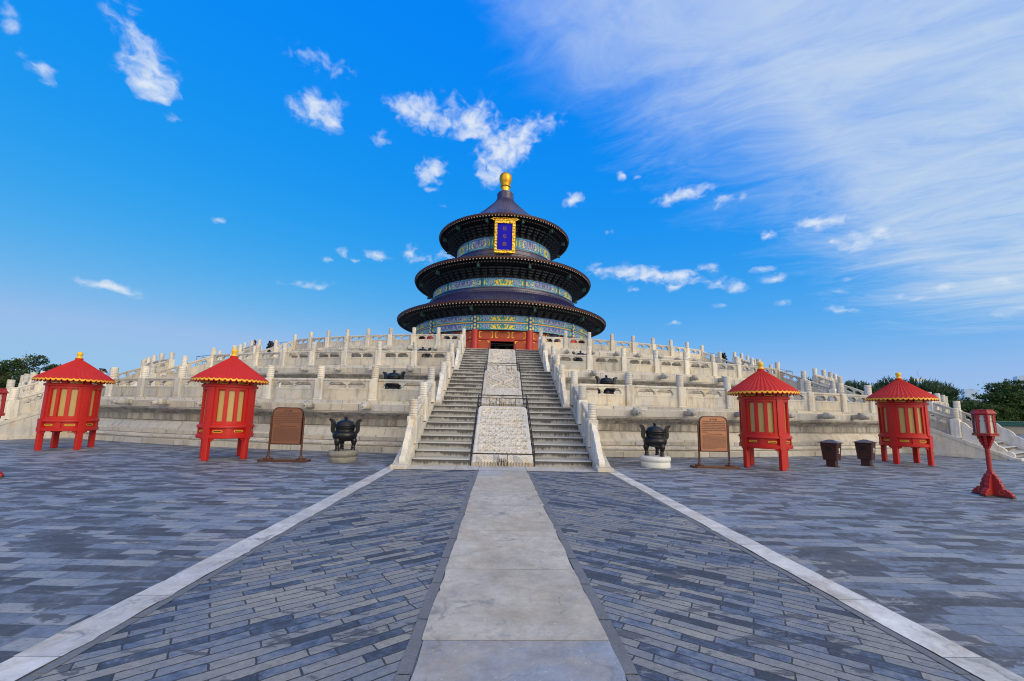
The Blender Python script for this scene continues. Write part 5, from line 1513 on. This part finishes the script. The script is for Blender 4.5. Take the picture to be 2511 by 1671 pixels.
    for k in range(6):
        mid = 2*PI*k/6+.3+PI/6; Rm = Matrix.Rotation(mid, 3, 'Z')
        m = MB(); m.prism([(-.028, -.006), (-.014, .004), (0, .010), (.014, .004), (.028, -.006)], .004, lambda x, y, qq: Rm @ Vector((x, -.183+.0*qq-y*.78, 1.735+y*.8+qq*.3)))
        m.build('vent', M_BLACK, t)
    for c in [o for o in COL.objects if o.parent is t and o.name.split('.')[0] in ('tray', 'bead_trim', 'lantern_frame', 'pane', 'vent')]:
        c.scale = (.83, .83, 1); c.location.x *= .83; c.location.y *= .83
    return t
LAMP = make_lamp('red hexagonal lantern on a scalloped wooden stand, alone on the right paving')
LAMP.location = (10.18, 8.2, 0); LAMP.rotation_euler = (0, 0, rad(12))
dup(LAMP, (-10.38, 8.45, 0), rad(30), 'red hexagonal lantern post cut off by the left edge')

# ================================================================== PIPES AND BARRIERS ON THE TERRACE
pp = MB()
for s in (-1, 1): pp.tube([(s*.075, 0, 0), (s*.075, 0, 1.25)], .032, 8)
pp.box((0, 0, .3), (.2, .03, .03)); pp.box((0, 0, 1.0), (.2, .03, .03))
pipe0 = pp.build('drain_pipe', M_WHITE)
first = True
for (tier, R, z, angs) in ((0, 40.3, 1.72, (-29.5, -26.3, -21.4, -16.8, -12.6, 17.4, 21.7, 26.0)), (1, 34.2, 3.64, (-27, -22, -17.5, -13.2, 13.4, 17.8, 22.3, 27.1))):
    for a in angs:
        p = ring_point(R+.18, a); p.y += CY; p.z = z
        if first: o = pipe0; first = False
        else: o = pipe0.copy(); COL.objects.link(o)
        o.location = p; o.rotation_euler = (0, 0, rad(a))
        tag(o, 'pair of white drain pipes seen through the railing openings of the %s tier' % TN[tier], 'pipe', 'white drain pipes on the %s tier' % TN[tier])
def steel_barrier(label, loc, rz, w=1.7):
    m = MB(); r = .02
    for x in (-w/2, 0, w/2): m.tube([(x, 0, 0), (x, 0, 1.12)], r, 6); m.tube([(x, 0, .02), (x, .35, .02)], r, 6)
    for z in (.35, .72, 1.1): m.tube([(-w/2, 0, z), (w/2, 0, z)], r*.9, 6)
    for s in (-1, 1): m.tube([(s*w/2, 0, 1.1), (s*w/2, .6, 1.1), (s*w/2, .6, 0)], r, 6)
    o = m.build('steel_barrier', M_STEEL, None, loc); o.rotation_euler = (0, 0, rz)
    return tag(o, label, 'barrier', 'grey steel barriers at the stair heads')
for (i, ax, lab) in ((1, -1, 'grey steel barrier at the head of the left side stairs, middle tier'), (1, 1, 'grey steel barrier at the head of the right side stairs, middle tier'),
                     (2, -1, 'grey steel barrier beside the burner at the head of the left side stairs, top tier'), (2, 1, 'grey steel barrier beside the burner at the head of the right side stairs, top tier')):
    t = TIERS[i]; a = ax*(t['side'] + (0.6 if i == 1 else 1.7)); p = ring_point(t['R']-.9, a); p.y += CY; p.z = t['zt']+.01
    steel_barrier(lab, p, rad(a))

# ================================================================== PEOPLE
def skin_mesh(joints, edges, name, mat, parent=None, sub=2):
    """joints: list of (x,y,z,r); a continuous skinned body"""
    me = bpy.data.meshes.new('tmp'); me.from_pydata([j[:3] for j in joints], edges, []); o = bpy.data.objects.new('tmp', me); COL.objects.link(o)
    md = o.modifiers.new('s', 'SKIN')
    for sv, j in zip(me.skin_vertices[0].data, joints):
        r = j[3]; sv.radius = (r, j[4] if len(j) > 4 else r)
    me.skin_vertices[0].data[0].use_root = True
    md.use_smooth_shade = True
    sb = o.modifiers.new('d', 'SUBSURF'); sb.levels = sub; sb.render_levels = sub
    dg = bpy.context.evaluated_depsgraph_get(); dg.update()
    nm = bpy.data.meshes.new_from_object(o.evaluated_get(dg)); bpy.data.objects.remove(o); nm.name = name
    nm.materials.clear(); nm.materials.append(mat)
    q = bpy.data.objects.new(name, nm); COL.objects.link(q); q.parent = parent
    return q
M_SKIN = simple('skin', (.42, .24, .16), .55, 0, .08, 10)
M_HAIR = simple('black_hair', (.008, .007, .007), .45, 0, .2, 20)
M_SHIRT = simple('light_blue_shirt', (.30, .43, .66), .8, 0, .1, 10)
M_TROUS = simple('navy_trousers', (.015, .02, .045), .8, 0, .15, 10)
M_SHOE = simple('dark_shoes', (.02, .02, .02), .6, 0, .1, 10)
def person(name, label, loc, rz, bend, shirt, stride=.16):
    """standing or walking figure, trunk leaning forward by `bend` degrees, facing -y"""
    t = thing(name, label, 'person', loc, rz)
    b = rad(bend); hip = Vector((0, 0, .90))
    def tr(x, y, z):                        # trunk coordinates above the hips, leaning towards -y
        return (hip.x+x, hip.y - z*math.sin(b) + y*math.cos(b), hip.z + z*math.cos(b) + y*math.sin(b))
    hb = rad(bend*1.35)
    nk = Vector(tr(0, .0, .56))
    hd = lambda x, y, z: (nk.x+x, nk.y - z*math.sin(hb) + y*math.cos(hb), nk.z + z*math.cos(hb) + y*math.sin(hb))
    J = []; E = []
    def add(p, r, frm=None, r2=None):
        J.append((*p, r, r2 if r2 else r)); i = len(J)-1
        if frm is not None: E.append((frm, i))
        return i
    pel = add(hip, .115, None, .10)
    sp = add(tr(0, 0, .22), .105, pel, .09); ch = add(tr(0, 0, .42), .12, sp, .095); ne = add(tr(0, 0, .53), .052, ch); n2 = add(hd(0, 0, .05), .05, ne)
    he = add(hd(0, -.015, .13), .078, n2, .088); add(hd(0, -.005, .21), .07, he, .08); add(hd(0, -.095, .115), .016, he)
    for s in (-1, 1): add(hd(s*.082, 0, .13), .014, he)
    hands = []
    for s in (-1, 1):
        sh = add(tr(s*.17, 0, .47), .052, ch); el = add((tr(s*.21, 0, .2)[0], tr(0, 0, .3)[1]-.02, tr(0, 0, .2)[2]-.02), .04, sh)
        wr = add((J[el][0]-s*.01, J[el][1]-.12*s-.05, J[el][2]-.21), .028, el); pa = add((J[wr][0], J[wr][1]-.02, J[wr][2]-.07), .032, wr, .018)
        for k in range(4):
            f1 = add((J[pa][0]+.0*s, J[pa][1]-.028+.019*k, J[pa][2]-.05), .0085, pa); add((J[f1][0]-s*.012, J[f1][1]-.004, J[f1][2]-.035-.006*(k in (1, 2))), .0075, f1)
        th = add((J[pa][0]-s*.012, J[pa][1]-.05, J[pa][2]-.005), .0095, pa); add((J[th][0], J[th][1]-.015, J[th][2]-.03), .008, th)
    feet = []
    for s in (-1, 1):
        y = s*stride
        hp = add((s*.09, 0, .85), .085, pel); kn = add((s*.095, -.03+y*.5, .47), .056, hp); an = add((s*.095, y+.02, .09), .038, kn); ft = add((s*.10, y-.06, .045), .04, an, .03); add((s*.105, y-.14, .035), .034, ft, .022)
    body = skin_mesh(J, E, 'body', M_SKIN, t)
    # shirt
    j = [(*hip, .13, .115), (*tr(0, 0, .22), .122, .108), (*tr(0, 0, .42), .14, .115), (*tr(0, 0, .50), .085, .08)]; e = [(0, 1), (1, 2), (2, 3)]
    for s in (-1, 1):
        i = len(j); sh = tr(s*.17, 0, .47); el = tr(s*.20, 0, .26); j += [(*sh, .068, .068), (el[0], el[1]-.01, el[2], .062, .062)]; e += [(2, i), (i, i+1)]
    skin_mesh(j, e, 'shirt', shirt, t)
    j = [(0, 0, .92, .128, .112)]; e = []
    for s in (-1, 1):
        y = s*stride; i = len(j); j += [(s*.09, 0, .83, .098, .098), (s*.095, -.03+y*.5, .47, .07, .07), (s*.095, y+.02, .10, .062, .062)]; e += [(0, i), (i, i+1), (i+1, i+2)]
    skin_mesh(j, e, 'trousers', M_TROUS, t)
    for s in (-1, 1):
        y = s*stride; skin_mesh([(s*.098, y+.04, .05, .045, .045), (s*.10, y-.05, .045, .048, .04), (s*.105, y-.15, .038, .04, .03)], [(0, 1), (1, 2)], 'shoe', M_SHOE, t, 1)
    j = [(*hd(0, .03, .20), .085, .088), (*hd(0, .05, .12), .085, .08), (*hd(0, .06, .02), .07, .05), (*hd(0, .03, -.10), .06, .035), (*hd(0, -.03, .235), .07, .06)]
    skin_mesh(j, [(0, 1), (1, 2), (2, 3), (0, 4)], 'hair', M_HAIR, t)
    m = MB()
    for s in (-1, 1):
        m.lathe([(.0, -.008), (.008, -.005), (.011, 0), (.008, .005), (0, .008)], 8, hd(s*.032, -.088, .145))
    m.build('eye', M_BLACK, body)
    m = MB(); m.bbox(hd(0, -.088, .075), (.045, .012, .012), .003); m.build('mouth', simple('lips', (.30, .10, .08), .5), body)
    return t
person('person', 'person with long dark hair and light blue shirt, bending forward behind the far left cabinet', (-20.42, 21.5, 1.74), rad(-62), 34, M_SHIRT)
person('person', 'person whose dark hair shows above the top railing, by the left burner', (-22.5, 36.6, 5.76), rad(-90), 2, simple('grey_shirt', (.12, .14, .18), .8))
# ================================================================== TREES
def leaf_mat(name, a, b_):
    m, T, b = newmat(name)
    oi = T.new('ShaderNodeNewGeometry').outputs['Position']
    n = T.noise(oi, .9, 4, .6); n2 = T.noise(oi, 6, 3, .6)
    c = T.mix(T.smooth(n, .38, .62), a, b_); k = T.math('MULTIPLY_ADD', n2, .8, .6)
    c = T.mix(1.0, c, T.comb(k, k, k), 'MULTIPLY')
    T.l.new(c, b.inputs['Base Color']); b.inputs['Roughness'].default_value = .65; b.inputs['Specular IOR Level'].default_value = .25
    tr = T.new('ShaderNodeBsdfTranslucent'); T.l.new(c, tr.inputs[0])
    mx = T.new('ShaderNodeMixShader'); mx.inputs[0].default_value = .25
    T.l.new(b.outputs[0], mx.inputs[1]); T.l.new(tr.outputs[0], mx.inputs[2]); T.l.new(mx.outputs[0], T.n['Material Output'].inputs[0])
    return m
M_PINE = leaf_mat('pine_needles', (.026, .060, .024), (.065, .11, .036))
M_LEAF = leaf_mat('dark_leaves', (.028, .070, .022), (.07, .125, .036))
M_WILLOW = leaf_mat('blue_green_leaves', (.030, .070, .042), (.075, .135, .070))
M_BARK = simple('bark', (.09, .07, .055), .9, 0, .3, 6, .03)
def tree(name, label, loc, h, blobs, mat, seed, leaf=.2, n=2600, spiky=0.0, group='trees beyond the terrace', trunk_r=.2, lean=0.0):
    """blobs: (x,y,z,rx,ry,rz) crown clumps relative to the foot; leaves fill their shells unevenly"""
    r = random.Random(seed); t = thing(name, label, 'tree', loc, 0, group)
    tk = MB(); top = Vector((lean, 0, h*.72))
    tk.tube([(0, 0, -.1), (lean*.15, .05, h*.25), (lean*.5, -.05, h*.5), tuple(top)], [trunk_r*1.25, trunk_r, trunk_r*.75, trunk_r*.3], 8)
    for (x, y, z, rx, ry, rz_) in blobs:
        f = min(.9, max(.3, (z-rz_)/(h*.72))); s = Vector((lean*f*.8, 0, h*.72*f*.8)); e = Vector((x, y, z))
        md = s.lerp(e, .55) + Vector((r.uniform(-.2, .2), r.uniform(-.2, .2), -.1*rz_))
        tk.tube([s, md, e], [trunk_r*.42, trunk_r*.3, trunk_r*.08], 6)
        for k in range(3):
            q = e + Vector((r.uniform(-1, 1)*rx*.7, r.uniform(-1, 1)*ry*.7, r.uniform(-.4, .7)*rz_)); tk.tube([md, q], [trunk_r*.16, trunk_r*.04], 5)
    tk.build('trunk', M_BARK, t)
    vol = [b[3]*b[4]*b[5] for b in blobs]; tot = sum(v**.75 for v in vol)
    c = MB(); vs = []; fs = []
    for b, v in zip(blobs, vol):
        k = int(n*v**.75/tot); x, y, z, rx, ry, rz_ = b
        # sub-clumps: sprays of leaves with gaps between
        m = max(10, k//16)
        for i in range(m):
            while True:
                d = Vector((r.gauss(0, 1), r.gauss(0, 1), r.gauss(0, 1)))
                if d.length > .1: break
            d.normalize(); rr = r.uniform(.45, 1.05)**.6
            wob = 1+.28*noise.noise(d*1.7+Vector((seed, x, z)))
            ce = Vector((x+d.x*rx*rr*wob, y+d.y*ry*rr*wob, z+d.z*rz_*rr*wob)); cs = r.uniform(.55, 1.25)*leaf*2.1
            up = Vector((d.x*.5+lean*.1+r.uniform(-.2, .2), d.y*.5, .9)).normalized()
            for j in range(k//m):
                if spiky:
                    ln = r.uniform(.6, 1.6)*leaf*2.2; dr = (up + Vector((r.gauss(0, .35), r.gauss(0, .35), r.gauss(0, .25)))).normalized()
                    p = ce + Vector((r.gauss(0, .5), r.gauss(0, .5), r.gauss(0, .35)))*cs
                    sd = dr.cross(Vector((r.gauss(0, 1), r.gauss(0, 1), r.gauss(0, 1)))).normalized()*leaf*.24
                    o = len(vs); vs += [p-sd, p+sd, p+dr*ln*.6+sd*.8, p+dr*ln, p+dr*ln*.6-sd*.8]; fs.append((o, o+1, o+2, o+3, o+4))
                else:
                    p = ce + Vector((r.gauss(0, .55), r.gauss(0, .55), r.gauss(0, .35)))*cs
                    nrm = Vector((r.gauss(0, 1), r.gauss(0, 1), r.gauss(0, 1)+.6)).normalized(); a = nrm.orthogonal().normalized(); a.rotate(Matrix.Rotation(r.uniform(0, 6.28), 3, nrm)); bb = nrm.cross(a); sz = leaf*r.uniform(.6, 1.2)
                    o = len(vs); vs += [p-a*sz*.8, p-bb*sz*.42, p+a*sz*.8, p+bb*sz*.42]; fs.append((o, o+1, o+2, o+3))
    c.add(vs, fs, 0); c.build('crown', mat, t)
    return t
def ray_at(u, y): return (CAM_POS.x + u*y, y)
# left: old pine with layered clumps, its neighbours
x, y = ray_at(-1.215, 58)
tree('pine_tree', 'tall dark pine with layered clumps at the left edge', (x, y, 0), 8.6, [(-3.2, 0, 5.6, 2.6, 2.2, 1.0), (.2, 0, 6.2, 2.2, 2, .75), (3.4, 0, 6.6, 1.9, 1.7, .75), (5.2, 0, 7.4, 1.2, 1.2, .65), (-1.5, 0, 4.4, 3.2, 2.4, 1.2), (2.2, 0, 4.7, 2.8, 2.4, 1.1), (4.4, 0, 5.4, 1.5, 1.4, .7), (-4, 0, 3.4, 3.2, 2.4, 1.2), (.8, 1, 3.0, 3.4, 2.4, 1.3), (-3.4, 0, 6.7, 1.6, 1.4, .6)], M_PINE, 3, .20, 15000, 0, 'trees left of the terrace', .34, 1.4)
x, y = ray_at(-1.092, 60)
tree('pine_tree', 'narrow leaning pine just left of the far left cabinet roof', (x, y, 0), 7.2, [(.6, 0, 6.3, 1.1, 1, .6), (-.2, 0, 5.4, 1.2, 1.1, .55), (1.1, 0, 5.2, .9, .9, .5), (-1.0, 0, 4.4, 1.6, 1.2, .7)], M_PINE, 5, .18, 4200, 0, 'trees left of the terrace', .2, .5)
x, y = ray_at(-1.135, 62)
tree('broadleaf_tree', 'low rounded tree filling the gap beside the left pines', (x, y, 0), 5.6, [(0, 0, 3.6, 3.4, 2.2, 1.5), (2.2, 0, 3.0, 2.6, 2, 1.4), (-2.5, 0, 3.0, 3, 2, 1.4), (1, 0, 1.6, 5, 2.2, 1.3)], M_LEAF, 8, .2, 7000, 0, 'trees left of the terrace', .22)
# right: wind-combed trees behind the terrace
for i, (u, yy, hh, wd, lab) in enumerate(((.80, 66, 8.3, 2.0, 'small leafy tree top behind the middle tier railing on the right'), (.925, 62, 7.6, 3.1, 'leftmost spiky tree rising behind the right end of the lowest railing'), (1.02, 64, 8.5, 3.0, 'spiky blue green tree directly left of the outermost cabinet finial'), (1.09, 62, 8.3, 2.8, 'spiky blue green tree directly behind the outermost cabinet roof'), (1.145, 63, 8.0, 2.2, 'spiky tree right of the outermost cabinet, under the floodlights'))):
    x, y = ray_at(u, yy)
    tree('tree', lab, (x, y, 0), hh, [(0, 0, hh*.80, wd*.62, wd*.6, hh*.15), (-wd*.55, 0, hh*.66, wd*.62, wd*.55, hh*.15), (wd*.6, 0, hh*.70, wd*.6, wd*.55, hh*.16), (0, .4, hh*.52, wd*.95, wd*.8, hh*.18), (-.3, .3, hh*.30, wd*1.0, wd*.8, hh*.18)], M_WILLOW, 20+i, .26, 5600, 1.0, 'wind combed trees right of the terrace', .22, .5)
x, y = ray_at(1.205, 58)
tree('broadleaf_tree', 'dark low tree behind the right side stairs', (x, y, 0), 5.2, [(0, 0, 3.6, 2.4, 2, 1.1), (-2.4, 0, 3.4, 2.4, 2, 1.2), (1.2, 0, 1.8, 3.2, 2, 1.2), (-2.5, 0, 1.6, 3, 2, 1.2)], M_LEAF, 31, .22, 6000, 0, 'dark trees by the courtyard wall', .2)
x, y = ray_at(1.222, 60)
tree('cypress_tree', 'small pointed cypress left of the lantern post', (x, y, 0), 5.4, [(0, 0, 4.5, .45, .45, .8), (0, 0, 3.5, .8, .8, 1.0), (0, 0, 2.2, 1.1, 1.1, 1.3)], M_PINE, 33, .16, 3000, 0, 'dark trees by the courtyard wall', .14)
x, y = ray_at(1.335, 57)
tree('broadleaf_tree', 'tall dark tree right of the lantern post, by the green wall', (x, y, 0), 7.9, [(-1.0, 0, 6.5, 1.7, 1.5, .75), (.9, 0, 7.0, 1.6, 1.5, .7), (2.3, 0, 6.2, 1.4, 1.4, .7), (-2.4, 0, 5.2, 1.6, 1.5, .7), (0, 0, 5.3, 2.4, 2, .9), (2.4, 0, 4.8, 2.0, 1.8, .9), (-.6, 0, 3.8, 3.0, 2.2, 1.1), (2.6, 0, 3.2, 2.6, 2.2, 1.2)], M_LEAF, 35, .21, 11000, 0, 'dark trees by the courtyard wall', .3, .4)
x, y = ray_at(1.27, 56.5)
tree('broadleaf_tree', 'bushy dark tree directly behind the lantern', (x, y, 0), 4.6, [(0, 0, 2.9, 2.6, 2, 1.1), (1.8, 0, 2.6, 2.2, 1.8, 1.1), (.5, 0, 1.5, 3.6, 2, 1.0)], M_LEAF, 37, .2, 6500, 0, 'dark trees by the courtyard wall', .2)
x, y = ray_at(1.40, 56)
tree('broadleaf_tree', 'dark tree cut by the right edge of the photo', (x, y, 0), 5.6, [(0, 0, 3.8, 2.6, 2, 1.3), (-1.5, 0, 2.6, 2.4, 2, 1.2), (1.5, 0, 2.6, 3, 2, 1.3)], M_LEAF, 39, .21, 6500, 0, 'dark trees by the courtyard wall', .2)

# ================================================================== COURTYARD WALL, SIDE HALL, TOWERS
M_GREENTILE = simple('green_glazed_tile', (.015, .10, .075), .35, 0, .3, 3, spec=.6)
M_GREYWALL = simple('grey_brick_wall', (.17, .175, .185), .8, 0, .3, 1.2, .02)
w = thing('courtyard_wall', 'low grey courtyard wall with a green tiled coping at the right edge', 'wall', (82, 48.2, 0))
m = MB(); m.bbox((0, 0, .52), (56, .7, 1.04), .03); m.build('wall', M_GREYWALL, w)
m = MB(); m.prism([(-.62, 1.04), (.62, 1.04), (.12, 1.50), (.12, 1.60), (-.12, 1.60), (-.12, 1.50)], 56, lambda a, b, q: (q, a, b))
for k in range(186):
    X = -27.9+.3*k; m.tube([(X, -.64, 1.07), (X, -.14, 1.54)], .062, 6)
m.build('tile_coping', M_GREENTILE, w)
M_GREYTILE = simple('grey_roof_tile', (.10, .115, .12), .6, 0, .25, .8)
b = thing('side_hall', 'long hall with a grey tiled roof half hidden by trees on the right', 'building', (122, 92, 0))
m = MB(); m.bbox((0, 4, 1.6), (34, 8, 3.2), .05); m.build('wall', simple('red_brown_wall', (.16, .05, .035), .7, 0, .2, 1), b)
m = MB(); m.prism([(-1.6, 3.1), (4, 6.2), (9.6, 3.1)], 37, lambda a, y, q: (q, a, y))
for k in range(74):
    X = -18.25+.5*k; m.tube([(X, -1.6, 3.2), (X, 4, 6.28)], .11, 5)
rf = m.build('roof', M_GREYTILE, b)
m = MB(); m.bbox((0, 4, 6.4), (37.4, .6, .55), .08); m.build('ridge', M_TILEEND, rf)
def tower_mat(name, tint):
    mt, T, bb = newmat(name)
    p = T.new('ShaderNodeTexCoord').outputs['Object']; x, y, z = T.sep(p)
    fl = T.math('LESS_THAN', T.math('FRACT', T.math('DIVIDE', z, 4.0)), .22); co = T.math('LESS_THAN', T.math('FRACT', T.math('DIVIDE', T.math('ADD', x, y), 3.2)), .12)
    g = T.math('MAXIMUM', fl, co)
    T.l.new(T.mix(g, tint, (.42, .52, .64)), bb.inputs['Base Color']); bb.inputs['Roughness'].default_value = .18; bb.inputs['Metallic'].default_value = .35
    return mt
M_TOWER = tower_mat('haze_tinted_facade', (.28, .44, .66))  # distance haze is mixed into the facade colour
def tower(label, loc, w, d, h, cut, rz):
    t = thing('far_tower', label, 'skyscraper', loc, rz, 'far haze tinted towers')
    m = MB(); a, c = w/2, d/2; k = .88
    vs = [(-a, -c, 0), (a, -c, 0), (a, c, 0), (-a, c, 0), (-a*k, -c*k, h), (a*k, -c*k, h-cut), (a*k, c*k, h-cut), (-a*k, c*k, h)]
    m.add(vs, [(0, 1, 5, 4), (1, 2, 6, 5), (2, 3, 7, 6), (3, 0, 4, 7), (4, 5, 6, 7)]); m.build('facade', M_TOWER, t)
    m = MB(); m.box((-a*.1, 0, h-cut*.6), (w*.5, d*.5, 6)); m.build('roof_plant', M_STEEL, t)
    return t
tower('haze tinted pale blue tower with a slanting top, left of the cypress', (1848, 1500, 0), 42, 38, 126, 6, rad(-35))
tower('taller haze tinted pale blue tower cut by the right edge', (2088, 1500, 0), 62, 50, 182, 3, rad(-40))

# ================================================================== FLOODLIGHT MASTS
def mast(label, loc, h, n, w):
    t = thing('floodlight_mast', label, 'floodlight mast', loc, rad(0), 'floodlight masts above the trees')
    m = MB(); m.tube([(0, 0, 0), (0, 0, h+.1)], [.11, .07], 8); m.tube([(w*.15, 0, h), (w*.15, 0, h+1.6)], .018, 5); m.build('pole', M_STEEL, t)
    m = MB(); m.box((0, 0, h-.35), (w, .08, .08)); m.box((0, 0, h-.8), (w*.8, .08, .06)); m.build('crossbar', M_STEEL, t)
    o0 = None
    for k in range(n):
        x = -w/2+w*k/(n-1); loc_ = (x, -.1, h)
        if o0 is None:
            f = MB(); f.lathe([(.05, -.2), (.20, -.12), (.27, .12), (.27, .16), (.24, .17)], 14); f.lathe([(0.0, .15), (.24, .155)], 14, mi=1)
            for v in f.v: v.xyz = (v.x, -v.z, v.y)
            o0 = f.build('floodlight', [M_STEEL, M_GLASSP], t, loc_)
        else: inst(o0, t, loc_)
    return t
x, y = ray_at(-1.158, 72); mast('cluster of round floodlights with an aerial above the left pine', (x, y, 0), 8.7, 3, 1.5)
x, y = ray_at(1.092, 70); mast('cluster of floodlights with an aerial above the trees on the right', (x, y, 0), 8.8, 5, 2.4)
